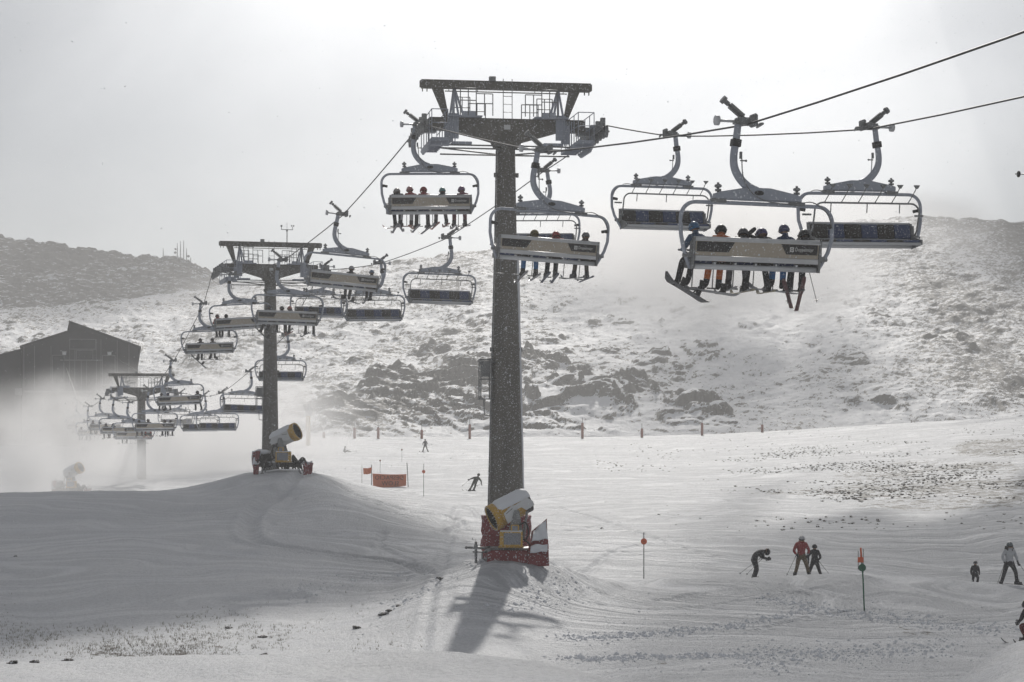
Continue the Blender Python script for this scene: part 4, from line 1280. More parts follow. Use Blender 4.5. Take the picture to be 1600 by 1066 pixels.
# 6 dark person behind
m = place(1273, 81.5, 165, 0)
o = person('skier in black standing close behind the red jacket', m, p2, (DK, DK, DK, DK), helmet=DK, hands=True, group='people standing on the near ridge', scale=.86)
skis_for(o, p2, (.10, .10, .11), 1.5)
ski_pole(wpt(m, p2['haL'], .86), wpt(m, (-.75, .1, .10)), 'ski pole slanting to the right from the skier in black')
# 7 child behind the ridge
p7 = mk(pelvis=(0, 0, .60), spine=(0, .04, .78), chest=(0, .08, .98), neck=(0, .10, 1.14), head=(0, .14, 1.28), shL=(-.17, .06, 1.06), elL=(-.24, .02, .80), haL=(-.24, .10, .58), shR=(.17, .06, 1.06), elR=(.24, .02, .80), haR=(.22, .12, .58),
        hipL=(-.1, .02, .55), knL=(-.14, .24, .42), anL=(-.14, .0, .12), toL=(-.15, .17, .05), hipR=(.1, .02, .55), knR=(.14, .24, .42), anR=(.14, .0, .12), toR=(.15, .17, .05))
m = place(1523.5, 87, 175, 0)
o = person('child in dark clothes, only head and back above the ridge', m, p7, (DK, DK, DK, DK), helmet=(.03, .03, .04), goggles=False, group='people standing on the near ridge', scale=.76)
skis_for(o, p7, (.05, .05, .05), 1.3)
# 8 white jacket
p8 = mk(pelvis=(0, 0, .95), hipL=(-.10, 0, .88), knL=(-.24, .08, .54), anL=(-.32, -.02, .16), toL=(-.40, .12, .10), hipR=(.10, 0, .88), knR=(.24, .06, .46), anR=(.34, .0, .08), toR=(.38, .16, .02),
        shL=(-.17, 0, 1.39), elL=(-.30, -.02, 1.14), haL=(-.30, .12, .96), shR=(.17, 0, 1.39), elR=(.30, .04, 1.16), haR=(.24, .14, .92))
m = place(1577, 76.5, 186, -.02)
o = person('skier in white jacket with long dark hair at the right edge', m, p8, (WH, DK, DK, DK), helmet=(.12, .15, .16), hands=True, hair=(.02, .015, .012), group='people standing on the near ridge')
skis_for(o, p8, (.05, .05, .06), 1.6, (30, -20))
ski_pole(wpt(m, p8['haR']), wpt(m, (.52, .1, .10)), 'ski pole left of the skier in white')
ski_pole(wpt(m, p8['haL']), wpt(m, (-.75, .2, .30)), 'ski pole right of the skier in white')
# 9 person cut by the right edge
m = place(1614, 57.5, 120, 0)
p9 = mk(pelvis=(0, 0, .50), spine=(0, .06, .66), chest=(0, .14, .84), neck=(0, .2, .98), head=(0, .26, 1.10), shL=(-.17, .14, .92), elL=(-.28, .2, .66), haL=(-.2, .36, .6), shR=(.17, .14, .92), elR=(.28, .2, .66), haR=(.2, .36, .6),
        hipL=(-.1, .02, .46), knL=(-.16, .36, .48), anL=(-.16, .12, .12), toL=(-.17, .28, .05), hipR=(.1, .02, .46), knR=(.16, .36, .48), anR=(.16, .12, .12), toR=(.17, .28, .05))
o = person('crouching person in dark red cut off by the right picture edge', m, p9, (DK, (.16, .015, .02), DK, DK), helmet=DK, hands=True)
skis_for(o, p9, (.05, .05, .05), 1.5)


# ------------------------------------------------------------------ SNOW GUNS
def snow_gun(label, M4, elev, hitch=True, open_left=True, covers='full', sc_=1.0):
    BARREL = M['yellow'] if covers == 'full' else M['panel_white']
    root = empty('snow_gun', M4 @ Matrix.Scale(sc_, 4))
    tag(root, label, 'snow gun', 'snow guns')
    # barrel: axis along local x (opening at -x), tilted
    BM = Matrix.Translation((-.12, 0, 1.98)) @ Matrix.Rotation(R(20), 4, 'Z') @ Matrix.Rotation(R(elev), 4, 'Y')
    b = MB(); b.smooth = True
    b.ring((-.86, 0, 0), (-.62, 0, 0), .50, .43, 28); b.ring((-.62, 0, 0), (-.50, 0, 0), .47, .41, 28)
    body = b.build('nozzle_ring', M['yellow'], root, M4=BM)
    b = MB()
    vs = []; fs = []; sg = 28; prof = [(-.62, .455), (-.3, .44), (.2, .43), (.55, .41), (.72, .34)]
    for x, r in prof:
        for k in range(sg):
            a = 2 * PI * k / sg; vs.append((x, math.cos(a) * r, math.sin(a) * r))
    for i in range(len(prof) - 1):
        for k in range(sg): fs.append((i * sg + k, i * sg + (k + 1) % sg, (i + 1) * sg + (k + 1) % sg, (i + 1) * sg + k))
    b.smooth = True; b.add(vs, fs); brl = b.build('barrel', BARREL, root, M4=BM)
    b = MB(); b.ring((-.84, 0, 0), (.70, 0, 0), .42, .40, 24); b.build('barrel_liner', M['black'], brl, M4=BM)
    b = MB(); b.cyl((-.45, 0, 0), (.35, 0, 0), .15, 12)
    for k in range(8):
        a = k * PI / 4; b.box((-.35, math.cos(a) * .27, math.sin(a) * .27), (.05, .05, .05)); b.tube([(-.4, math.cos(a) * .12, math.sin(a) * .12), (-.4, math.cos(a) * .41, math.sin(a) * .41)], .014, 4)
        b.tube([(-.1, math.cos(a) * .12, math.sin(a) * .12), (-.16, math.cos(a + .4) * .39, math.sin(a + .4) * .39)], [.03, .05], 4, flat=.3)
    b.build('fan', M['galv_dark'], brl, M4=BM)
    b = MB()
    for k in range(26):
        a = 2 * PI * k / 26; b.cyl((-.87, math.cos(a) * .465, math.sin(a) * .465), (-.90, math.cos(a) * .465, math.sin(a) * .465), .016, 5)
    b.build('nozzles', M['steel_light'], body, M4=BM)
    # white side panels with cut-out
    for s in (-1, 1):
        b = MB()
        pl = [(-.50, -.36), (-.50, .06), (-.10, .20), (.02, .16), (.55, .22), (.72, .02), (.72, -.16), (.35, -.20), (.22, -.02), (.05, -.02), (-.04, -.24)]
        b.prism(pl, s * .455, s * .475)
        b.build('side_panel', M['panel_white'], brl, M4=BM, bevel=.008)
        b = MB()
        b.prism([(-.42, -.0), (-.12, .08), (-.12, .10), (-.42, .02)], s * .476, s * .479)
        b.build('panel_stripe', M['black'], brl, M4=BM)
    # snow lying on top of the barrel
    b = MB(); vs = []; fs = []; nx, na = 14, 9; rg = random.Random(4)
    for i in range(nx + 1):
        x = -.64 + 1.36 * i / nx
        for k in range(na):
            a = PI / 2 + (k / (na - 1) - .5) * 2.3; r = .46 + .10 * math.sin(PI * k / (na - 1)) * min(1, (i + .3) / 2, (nx - i + .3) / 2) + rg.uniform(-.006, .006)
            vs.append((x, math.cos(a) * r, math.sin(a) * r))
    for i in range(nx):
        for k in range(na - 1): fs.append((i * na + k, i * na + k + 1, (i + 1) * na + k + 1, (i + 1) * na + k))
    b.smooth = True; b.add(vs, fs); b.build('snow_cover', M['snowcap'], brl, M4=BM)
    # yoke, motor, lifting strut
    b = MB()
    for s in (-1, 1): b.prism([(-.30, .95), (.30, .95), (.16, 1.95), (-.02, 1.95)], s * .50, s * .54)
    b.box((0, 0, .95), (.66, 1.1, .10)); b.cyl((0, 0, .55), (0, 0, .95), .16, 14)
    b.cyl((.3, -.2, .9), (.45, -.2, 1.9), .05, 8); b.cyl((.3, -.2, .9), (.38, -.2, 1.4), .07, 8)
    b.build('yoke', M['galv_dark'], root, bevel=.01)
    # control cabinet
    b = MB(); b.box((-.14, -.70, .92), (.84, .40, .54)); b.box((.0, -.70, 1.30), (.30, .30, .26)); b.box((-.14, -.70, .63), (.94, .44, .05))
    cab = b.build('control_cabinet', M['yellow'], root, bevel=.03)
    b = MB(); b.box((-.10, -.905, .93), (.62, .02, .42)); b.box((.0, -.855, 1.30), (.20, .02, .20)); b.build('cabinet_door', M['glass'], cab, bevel=.01)
    MB().box((-.14, -.70, 1.20), (.80, .38, .04)).build('snow_cover', M['snowcap'], cab, bevel=.015)
    # chassis
    b = MB(); b.box((.0, 0, .50), (2.2, .9, .12)); b.box((0, 0, .38), (1.6, .7, .14)); b.box((-.95, 0, .5), (.12, 1.3, .12)); b.box((.95, 0, .5), (.12, 1.3, .12))
    for sx in (-1, 1):
        for sy in (-1, 1): b.cyl((sx * .95, sy * .6, .5), (sx * 1.05, sy * .68, .0), .045, 8); b.cyl((sx * 1.05, sy * .68, .02), (sx * 1.05, sy * .68, -.02), .11, 10)
    b.build('chassis', M['galv_dark'], root, bevel=.01)
    if hitch:
        b = MB(); b.cyl((-1.0, -.45, .56), (-1.72, -.45, .58), .045, 8); b.ball((-1.78, -.45, .58), .06, 8, 6); b.cyl((-1.0, -.45, .42), (-1.55, -.45, .42), .03, 6)
        b.cyl((-1.43, -.45, .80), (-1.43, -.45, .0), .05, 8); b.box((-1.43, -.45, .62), (.14, .12, .16)); b.tube([(-1.43, -.45, .80), (-1.43, -.45, .86), (-1.55, -.45, .86), (-1.55, -.45, .94)], .014, 5)
        b.tube([(-1.2, -.45, .42), (-1.2, -.45, .2), (-1.05, -.45, .1)], .03, 6)
        b.build('drawbar', M['galv_dark'], root)
    # hoses
    b = MB(); rg = random.Random(9)
    b.tube(smooth_path([(.3, -.5, .9), (.55, -.65, .7), (.5, -.7, .45), (.8, -.6, .35), (1.0, -.3, .5)], 4), .035, 6)
    b.tube(smooth_path([(.15, -.6, 1.4), (.4, -.62, 1.5), (.5, -.6, 1.1), (.35, -.55, .8)], 4), .03, 6)
    b.build('hose', M['rubber'], root)
    # padded safety tarps round the chassis
    def tarp(poly_pts, name, mat, cap):
        b = MB(); b.add(poly_pts[0], poly_pts[1]); return b.build(name, mat, root)
    def sheet(p00, p10, p11, p01, name, seed, mat, parent=root, nx=12, ny=10, amp=.05, th=.04):
        rg = np.random.RandomState(seed); ph = rg.rand(4) * 6
        p00, p10, p11, p01 = map(Vector, (p00, p10, p11, p01)); nrm = (p10 - p00).cross(p01 - p00).normalized()
        front = []; 
        for j in range(ny + 1):
            for i in range(nx + 1):
                u, v = i / nx, j / ny
                q = p00.lerp(p10, u).lerp(p01.lerp(p11, u), v)
                q = q + nrm * amp * (math.sin(u * 9 + ph[0] + v * 3) * .6 + math.sin(v * 7 + ph[1] - u * 5) * .5)
                front.append(q)
        back = [q - nrm * th for q in front]; n = len(front); W = nx + 1
        fs = []
        for j in range(ny):
            for i in range(nx):
                a = j * W + i; fs.append((a, a + 1, a + W + 1, a + W)); fs.append((n + a, n + a + W, n + a + W + 1, n + a + 1))
        for i in range(nx): fs.append((i, n + i, n + i + 1, i + 1)); a = ny * W + i; fs.append((a, a + 1, n + a + 1, n + a))
        for j in range(ny): a = j * W; fs.append((a, a + W, n + a + W, n + a)); a = j * W + nx; fs.append((a, n + a, n + a + W, a + W))
        b = MB(); b.smooth = True; b.add(front + back, fs); return b.build(name, mat, parent)
    if covers == 'full':
        # red wrap in front of the chassis and fan-shaped cover at the right with snow in its folds
        tp = sheet((.45, -.95, -.1), (1.25, -.85, -.05), (1.22, -.6, .66), (.50, -.75, .66), 'red_tarp', 2, M['red_pad'])
        sheet((.55, -.78, .60), (1.24, -.62, .60), (1.16, -.35, 1.62), (.62, -.45, 1.20), 'tarp_cover', 5, M['red_pad'], amp=.06)
        sheet((.62, -.86, .86), (1.21, -.72, .92), (1.14, -.44, 1.58), (.68, -.55, 1.22), 'snow_patch', 7, M['snowcap'], tp, amp=.07)
        sheet((-1.02, -.78, .06), (.48, -.86, .02), (.46, -.74, .50), (-1.0, -.66, .50), 'red_tarp', 12, M['red_pad'], amp=.03)
        sheet((.55, -1.02, .42), (1.18, -.92, .50), (1.2, -.74, .72), (.58, -.82, .70), 'snow_patch', 17, M['snowcap'], tp, amp=.06)
    else:
        for s, sd in ((-1, 21), (1, 22)):
            tp = sheet((s * 1.25, -.7, -.1), (s * 1.62, -.4, -.05), (s * (1.72 if s < 0 else 1.62), -.35, .55 if s < 0 else 1.15), (s * 1.2, -.6, .60 if s < 0 else 1.25), 'red_tarp', sd, M['red_pad'], amp=.07)
            sheet((s * 1.22, -.66, .50), (s * 1.68, -.40, .46), (s * 1.66, -.2, .60 if s < 0 else 1.2), (s * 1.1, -.4, .66 if s < 0 else 1.35), 'snow_patch', sd + 4, M['snowcap'], tp, amp=.05)
        b = MB(); b.ball((1.0, -.2, .75), (.45, .4, .45), 12, 8, jit=.12, rng=random.Random(2))
        rq = random.Random(12)
        for q in range(14):
            x_ = rq.uniform(-1.2, 1.2); b.tube(smooth_path([(x_, -.6, .25), (x_ + rq.uniform(-.3, .3), -.72, .55), (x_ + rq.uniform(-.5, .5), -.6, .7 + .3 * rq.random()), (x_ + rq.uniform(-.6, .6), -.5, .35)], 4), .05, 6)
        b.build('hose_bundle', M['rubber'], root)
        b = MB(); b.ball((1.0, -.2, 1.15), (.38, .35, .14), 12, 8, jit=.1, rng=random.Random(5)); b.ball((0, -.2, .60), (1.3, .5, .07), 14, 6, jit=.1, rng=random.Random(6)); b.build('snow_cover', M['snowcap'], root)
    return root


X, Y = (802 - 800) * 71.0 / F, 71.0
z1 = CZ - (876 - HY) * 71.0 / F
snow_gun('yellow snow gun with white panels and red tarps under the tallest pylon', Matrix.Translation((X + .06, Y - .2, z1 - .05)), -24)
X2 = (440 - 800) * 120.0 / F
z2 = CZ - (737 - HY) * 120.0 / F
snow_gun('snow covered snow gun beside the foot of the middle pylon', Matrix.Translation((X2 + .15, 119.2, z2 - .05)) @ Matrix.Scale(-1, 4, (1, 0, 0)), 24, False, covers='side', sc_=1.12)
X3 = (112 - 800) * 160.0 / F
g3 = empty('tmp')
bpy.data.objects.remove(g3)
z3 = CZ - (773 - HY) * 160.0 / F
b = None
snow_gun('misty snow gun behind the snow crest at far left, blowing snow', Matrix.Translation((X3, 160, z3)) @ Matrix.Scale(-1, 4, (1, 0, 0)), 26, False, covers='side', sc_=.98)
# buried bank of snow that carries the far gun
# tower mounted gun on a yellow mast near the rocks
Xg, Yg = (481.5 - 800) * 285.0 / F, 285.0
zg = gz(Xg, Yg)
root = empty('tower_snow_gun', Matrix.Translation((Xg, Yg, zg)))
tag(root, 'small snow gun on a yellow mast blowing a plume beside the rocks', 'snow gun')
ztop = CZ - (640 - HY) * Yg / F - zg
MB().cyl((0, 0, -.2), (0, 0, ztop - .5), .34, 14).build('mast', M['yellow'], root)
b = MB(); b.tube([(-.3, 0, ztop + .75), (.0, 0, ztop - .25), (.1, 0, ztop - .6)], [.52, .45, .25], 16); b.box((.1, 0, ztop - .6), (.9, .8, .7)); b.box((.45, 0, ztop - .1), (.3, .4, .5))
b.build('gun_head', M['galv_dark'], root, bevel=.03)

# red padding wrapped round the foot of the first pylon
r0, X0, Y0, zb0, H0 = TY[0]
b = MB(); vs = []; fs = []; sg = 40; nz = 10; rg = random.Random(8)
zl = z1 - .35; zh = z1 + 1.55
for j in range(nz + 1):
    for k in range(sg):
        a = 2 * PI * k / sg; r = .90 + .05 * abs(math.sin(a * 5 + j * .5)) + .035 * math.sin(j * 1.9 + a * 2) + rg.uniform(-.03, .03)
        vs.append((X0 + math.cos(a) * r, Y0 + math.sin(a) * r, zl + (zh - zl) * j / nz))
for j in range(nz):
    for k in range(sg): fs.append((j * sg + k, j * sg + (k + 1) % sg, (j + 1) * sg + (k + 1) % sg, (j + 1) * sg + k))
fs.append(tuple(nz * sg + k for k in range(sg)))
b.smooth = True; b.add(vs, fs)
b.smooth = False
o = b.build('safety_padding', M['red_pad'])
tag(o, 'red padded mat wrapped round the foot of the tallest pylon', 'safety pad')

# ------------------------------------------------------------------ MARKERS, POSTS, BANNER
def marker(px, Y, ztop_py, disc_py, label, disc='orange', r=.022, rd=.13, lean=0.0, name='marker_pole', group='piste marker poles', tipc=None, cap=False):
    g = on_ground(px, Y)
    root = empty(name, Matrix.Translation(g)); tag(root, label, 'piste marker', group)
    zt = CZ - (ztop_py - HY) * Y / F - g.z
    MB().tube([(0, 0, -.25), (lean * .4, 0, zt * .5), (lean, 0, zt)], r, 6).build('pole', M['galv_dark'] if disc != 'green' else M['green'], root)
    if disc:
        zd = CZ - (disc_py - HY) * Y / F - g.z; x = lean * zd / zt
        b = MB(); b.cyl((x, -.05, zd), (x, -.03, zd), rd, 20); b.cyl((x, -.03, zd), (x, .0, zd), .03, 8)
        dd = b.build('disc', M[disc], root)
        MB().cyl((x, -.056, zd), (x, -.0505, zd), .02, 8).build('bolt', M['black'], dd)
    if tipc:
        MB().cyl((lean * .9, 0, zt * .86), (lean * 1.02, 0, zt * 1.01), .032, 8).build('tip', M[tipc], root)
        MB().box((lean * .8 - .04, -.03, zt * .82), (.20, .02, .18)).build('tag_plate', M['orange'], root)
    return root


marker(1006, 80, 832, 846, 'tall thin marker pole with orange disc between the pylon and the bending skier')
marker(662, 148, 725, 737, 'thin marker pole with orange disc beside the banner')
marker(1351, 66, 857, 887, 'green marker pole with green disc and red tip, nearest of all', 'green', .026, .13, -.13, tipc='orange')
marker(1341, 90, 861, 0, 'bare thin pole left of the green marker pole', None, .02)
marker(1349, 88, 858, 0, 'bare thin pole right behind the green marker pole', None, .02)
marker(628, 235, 700, 703, 'tiny far marker pole with dark disc, left of the standing far skier', 'dark_red', .018, .10)
marker(594, 200, 718, 720, 'tiny far marker pole above the banner', 'dark_red', .018, .09)
posts = [(506, .9), (554, 1.7), (591, 1.8), (659, 1.4), (734, 2.3), (910, 2.5), (1003, 1.4), (1097, 2.0), (1191, 1.2)]
words = ['short stub post nearest the yellow mast', 'padded post in front of the dark rock mound', 'padded post at the right end of the rock mound', 'padded post left of the standing far skier, below the crags',
         'tall padded post just left of the tallest pylon', 'tall padded post right of the tallest pylon', 'padded post below the dark rock band, right of centre', 'padded post standing right of the dark rock band', 'last small post at the right on the piste edge']
for k, (px, h) in enumerate(posts):
    g = on_ground(px, 312)
    root = empty('padded_post', Matrix.Translation(g)); tag(root, words[k], 'post', 'padded posts along the far piste edge')
    MB().cyl((0, 0, -.3), (0, 0, h + .9), .05, 8).build('pole', M['galv_dark'], root)
    b = MB(); b.cyl((0, 0, -.1), (0, 0, h), .21, 14); b.cyl((0, 0, h), (0, 0, h + .08), .15, 12); b.build('pad', M['dark_red'], root)

# banner between two poles
YB = 166.0
def bp(px, py): return P(px, py, YB)
gl, gr = on_ground(580.5, YB), on_ground(639.5, YB)
for px, pyt, lean, lab in ((580.5, 726, 0, 'thin pole at the left side of the orange banner'), (638, 723, .12, 'leaning pole at the right side of the orange banner'), (565.5, 726, 0, 'faint thin pole left of the small orange flag')):
    g = on_ground(px, YB); zt = CZ - (pyt - HY) * YB / F - g.z
    o = MB().tube([(g.x, g.y, g.z - .3), (g.x - lean * .5, g.y, g.z + zt * .5), (g.x - lean, g.y, g.z + zt)], .035 if px != 565.5 else .02, 6).build('banner_pole', M['galv_dark'])
    tag(o, lab, 'pole', 'poles of the orange banner')
def cloth_sheet(c00, c10, c11, c01, name, amp, seed):
    b = MB(); W = 25; Hh = 9; rg = np.random.RandomState(seed); ph = rg.rand(3) * 6; front = []
    for j in range(Hh):
        for i in range(W):
            u, v = i / (W - 1), j / (Hh - 1)
            q = c00.lerp(c10, u).lerp(c01.lerp(c11, u), v); e = math.sin(PI * u)
            q = q + Vector((0, amp * (math.sin(u * 11 + ph[0]) + .5 * math.sin(v * 6 + u * 17 + ph[1])), -.05 * e))
            front.append(q)
    n = len(front); back = [q + Vector((0, .012, 0)) for q in front]; fs = []
    for j in range(Hh - 1):
        for i in range(W - 1):
            a = j * W + i; fs.append((a, a + 1, a + W + 1, a + W)); fs.append((n + a, n + a + W, n + a + W + 1, n + a + 1))
    b.smooth = True; b.add(front + back, fs); return b.build(name, M['orange_net'])
ban = cloth_sheet(bp(583, 763), bp(634.5, 759), bp(635, 741), bp(582, 740), 'banner', .03, 3)
tag(ban, 'orange banner with mirrored DESPACIO lettering stretched between two poles', 'banner')
fl = cloth_sheet(bp(568, 741), bp(581, 739.5), bp(581, 730), bp(567.5, 731.5), 'flag', .03, 9)
tag(fl, 'small orange flag on the pole left of the banner', 'flag')
for (txt, pxr, pyb, w, h) in (('DESPACIO', 632, 749.5, 2.45, .42), ('SLOW', 625, 758.5, 1.5, .42), ):
    q = bp(pxr, pyb) + Vector((-.06, -.09, 0))
    lettering('lettering', txt, h * 1.25, M['mark'], ban, Matrix.Translation(q) @ Matrix.Rotation(PI, 4, 'Z') @ Matrix.Rotation(R(90), 4, 'X'), w)

# ------------------------------------------------------------------ BUILDING
YBd = 262.0
s = YBd / F
def bx(px, py): return ((px - 800) * s, CZ - (py - HY) * s)
root = empty('terminal_building', Matrix.Translation((bx(125, 0)[0], YBd, 0)) @ Matrix.Rotation(R(13), 4, 'Z')); tag(root, 'dark barn-like lift station with a stepped gable, half hidden by blown snow', 'building')
ox = bx(125, 0)[0]
def rel(px, py): x, z = bx(px, py); return (x - ox, z)
b = MB(); b.prism([rel(37, 700), rel(214, 700), rel(214, 541), rel(108, 504), rel(105, 519), rel(37, 543)], 0, 22)
wl = b.build('wall', M['wall'], root)
b = MB(); b.prism([rel(108, 501), rel(219, 541), rel(218, 544.5), rel(108, 505)], -.5, 22.5); b.prism([rel(34, 541), rel(105, 517), rel(105, 520.5), rel(34, 544.5)], -.5, 22.5)
b.prism([rel(214, 541), rel(218.5, 543), rel(213.5, 575)], -.4, -.1)
b.build('roof', M['window'], root)
b = MB(); b.prism([rel(-120, 700), rel(36, 700), rel(36, 548), rel(-120, 590)], 1.0, 18); b.build('side_wing', M['wall'], root)
b = MB(); b.prism([rel(-120, 587), rel(37, 545), rel(37, 548.5), rel(-120, 590.5)], .6, 18.4); b.build('wing_roof', M['window'], root)
for (x0, y0, x1, y1) in ((110, 531, 148, 545), (84, 556, 100, 608), (120, 548, 144, 562), (160, 556, 178, 600)):
    a = rel(x0, y0); c = rel(x1, y1)
    b = MB(); b.box(((a[0] + c[0]) / 2, -.03, (a[1] + c[1]) / 2), (c[0] - a[0] + .2, .1, a[1] - c[1] + .2)); w_ = b.build('window', M['wall_light'], root)
    b = MB(); b.box(((a[0] + c[0]) / 2, -.06, (a[1] + c[1]) / 2), (c[0] - a[0], .1, a[1] - c[1])); b.build('pane', M['window'], w_)
b = MB()
for px in (40, 56, 81, 109, 117, 127, 135, 150, 157, 182, 200):
    a = rel(px, 700); t = rel(px, 541 if px < 105 else 530); b.box((a[0], -.04, (a[1] + t[1]) / 2), (.08, .08, t[1] - a[1]))
a = rel(40, 612); c = rel(212, 612); b.box(((a[0] + c[0]) / 2, -.1, a[1]), (c[0] - a[0], .2, .25)); a = rel(95, 563); c = rel(160, 563); b.box(((a[0] + c[0]) / 2, -.06, a[1]), (c[0] - a[0], .12, .15))
b.build('cladding_trim', M['wall_light'], root)
for px in (101, 170):
    a = rel(px, 553); b = MB(); b.box((a[0], -.25, a[1]), (.5, .4, .35)); b.box((a[0], -.1, a[1] + .25), (.6, .2, .1)); b.build('fixture_box', M['panel_white'], root, bevel=.02)
b = MB(); a = rel(32, 612); b.box((a[0], .93, a[1]), (1.0, .1, .9)); b.build('sign_plate', M['wall_light'], root)

# antennas on the left hill
for k, (px, y0, y1, dish) in enumerate(((255, 388, 399, 0), (277, 380, 404, 1), (282, 377, 405, 0), (287, 376, 407, 0), (291.5, 388, 408, 2), (298, 402, 409, 0))):
    Ya = 676.0; a = P(px, y1 + 3, Ya); c = P(px, y0, Ya)
    root = empty('antenna_mast', Matrix.Translation(a)); h = c.z - a.z
    tag(root, ['lone thin antenna left of the others on the dark hill', 'antenna mast with two round dishes on its left', 'tall antenna mast, second of the close trio', 'tallest thin antenna mast of the cluster',
               'antenna mast with one dish on its right', 'very short antenna at the right end of the cluster'][k], 'antenna', 'antenna masts on the dark left hill')
    MB().tube([(0, 0, -2), (0, 0, h * .6), (0, 0, h)], [.2, .17, .10], 6).build('mast', M['galv_dark'], root)
    if dish:
        sg = -1 if dish == 1 else 1
        b = MB(); b.cyl((sg * .7, 0, h * .45), (sg * .7, -.25, h * .45), .45, 12); b.cyl((0, 0, h * .45), (sg * .7, 0, h * .45), .08, 6)
        if dish == 1: b.cyl((sg * .6, 0, h * .65), (sg * .6, -.25, h * .65), .35, 12); b.cyl((0, 0, h * .65), (sg * .6, 0, h * .65), .08, 6)
        b.build('dish', M['wall_light'], root)

# ------------------------------------------------------------------ STONES, TUFTS, CLODS
def stone(px, Y, w, label, seed):
    g = on_ground(px, Y); rg = random.Random(seed)
    b = MB(); w *= .8; b.ball((0, 0, 0), (w * 1.15, w * .8, w * .34), 11, 8, rot=(rg.uniform(-.2, .2), rg.uniform(-.35, .35), rg.uniform(0, 3)), jit=.34, rng=rg)
    o = b.build('stone', M['rock']); o.location = g + Vector((0, 0, w * .08)); tag(o, label, 'stone', 'dark stones in the near snow'); return o
st = [(558, 60, .20, 'dark stone highest of the three on the slope left of the pylon mound'), (411, 54.5, .24, 'dark stone lowest at the left of the flat snow'), (358, 61, .15, 'small flat stone far left, above the dry stalks'),
      (505, 52.6, .20, 'dark round stone lying on the edge of the near snowbank'), (507, 54.6, .18, 'dark stone just above another near the snowbank edge'), (600, 62.5, .22, 'stone at the foot of the pylon mound, leftmost of the row'),
      (608, 63.0, .18, 'stone at the foot of the pylon mound, second of the row'), (623, 64.2, .15, 'stone at the foot of the pylon mound, third of the row'), (690, 69.5, .2, 'stone half buried at the left shoulder of the pylon mound'),
      (409, 59, .17, 'lone stone in the snow between the stalks and the mound'), (24, 83, .13, 'lone stone on the wide grey slope at the far left'), (107, 30.6, .11, 'stone poking through the near snowbank at left'), (55, 29.4, .12, 'stone poking through the near snowbank, further left'), (20, 28.8, .13, 'stone at the left end of the near snowbank')]
for k, a in enumerate(st): stone(a[0], a[1], a[2], a[3], k)


def scatter(name, items, maker, mat, label_kind='stuff'):
    b = MB()
    for it in items: maker(b, *it)
    me = bpy.data.meshes.new(name); me.from_pydata(b.v, [], b.f); me.materials.append(mat)
    o = bpy.data.objects.new(name, me); col.objects.link(o); o['kind'] = 'stuff'; return o


rs = np.random.RandomState(5)


def tuft(b, X, Y, Z, r):
    n = 5
    base = []
    k0 = rs.rand() * 6
    for q in range(9):
        a = k0 + q * .7; d = r * (.35 + .65 * rs.rand()); h = r * (.2 + .35 * rs.rand())
        x, y = X + math.cos(a) * d * .5, Y + math.sin(a) * d * .5
        dx, dy = -math.sin(a) * r * .22, math.cos(a) * r * .22
        b.add([(x - dx, y - dy, Z - .05), (x + dx, y + dy, Z - .05), (x + math.cos(a) * d * .5 + dx * .5, y + math.sin(a) * d * .5 + dy * .5, Z + h), (x + math.cos(a) * d * .4 - dx * .6, y + math.sin(a) * d * .4 - dy * .6, Z + h * .8)], [(0, 1, 2, 3)])


def cand(n, px0, px1, y0, y1, dens_fn, sx, sy, seed, a, k):
    px = rs.uniform(px0, px1, n); Y = rs.uniform(y0, y1, n); X = (px - 800) * Y / F; Z = ground(X, Y)
    nn = fbm(X / sx, Y / sy, 3, seed); py = HY + (CZ - Z) * F / Y
    ok = rs.rand(n) < dens_fn(px, py, Y) * np.maximum(0, a + k * nn)
    return X[ok], Y[ok], Z[ok]


TX, TYY, TZ = cand(60000, 930, 1720, 108, 300, lambda px, py, Y: np.exp(-((px - 1480) / 330) ** 2) * (np.exp(-((py - 745) / 55) ** 2) + .8 * np.exp(-((py - 768) / 12) ** 2)), 9, 16, 77, .1, 1.2)
items = [(x, y, z, rs.uniform(.06, .2)) for x, y, z in zip(TX[:2600], TYY[:2600], TZ[:2600])]
scatter('grass_tufts', items, tuft, M['tuft'])


def stalk(b, X, Y, Z, h):
    for q in range(3):
        x = X + rs.uniform(-.05, .05); y = Y + rs.uniform(-.05, .05); l = rs.uniform(-.06, .06); w = .006
        hh = h * rs.uniform(.6, 1)
        b.add([(x - w, y, Z - .02), (x + w, y, Z - .02), (x + l, y, Z + hh)], [(0, 1, 2)])
        b.add([(x, y - w, Z - .02), (x, y + w, Z - .02), (x + l, y, Z + hh)], [(0, 1, 2)])


TX, TYY, TZ = cand(40000, -60, 720, 50, 74, lambda px, py, Y: np.exp(-((Y - 55) / 6.5) ** 2) * np.exp(-((px - 230) / 260) ** 2), 2.5, 5, 88, .3, 1.6)
items = [(x, y, z, rs.uniform(.04, .13)) for x, y, z in zip(TX[:2200], TYY[:2200], TZ[:2200])]
scatter('dry_grass', items, stalk, M['straw'])


def clod(b, X, Y, Z, r):
    n = len(b.v)
    pts = []
    for (x, y, z) in ((1, 0, 0), (-1, 0, 0), (0, 1, 0), (0, -1, 0), (0, 0, 1), (0, 0, -.6)):
        k = r * rs.uniform(.7, 1.3); pts.append((X + x * k, Y + y * k, Z + z * k * .8))
    b.add(pts, [(0, 2, 4), (2, 1, 4), (1, 3, 4), (3, 0, 4), (2, 0, 5), (1, 2, 5), (3, 1, 5), (0, 3, 5)])


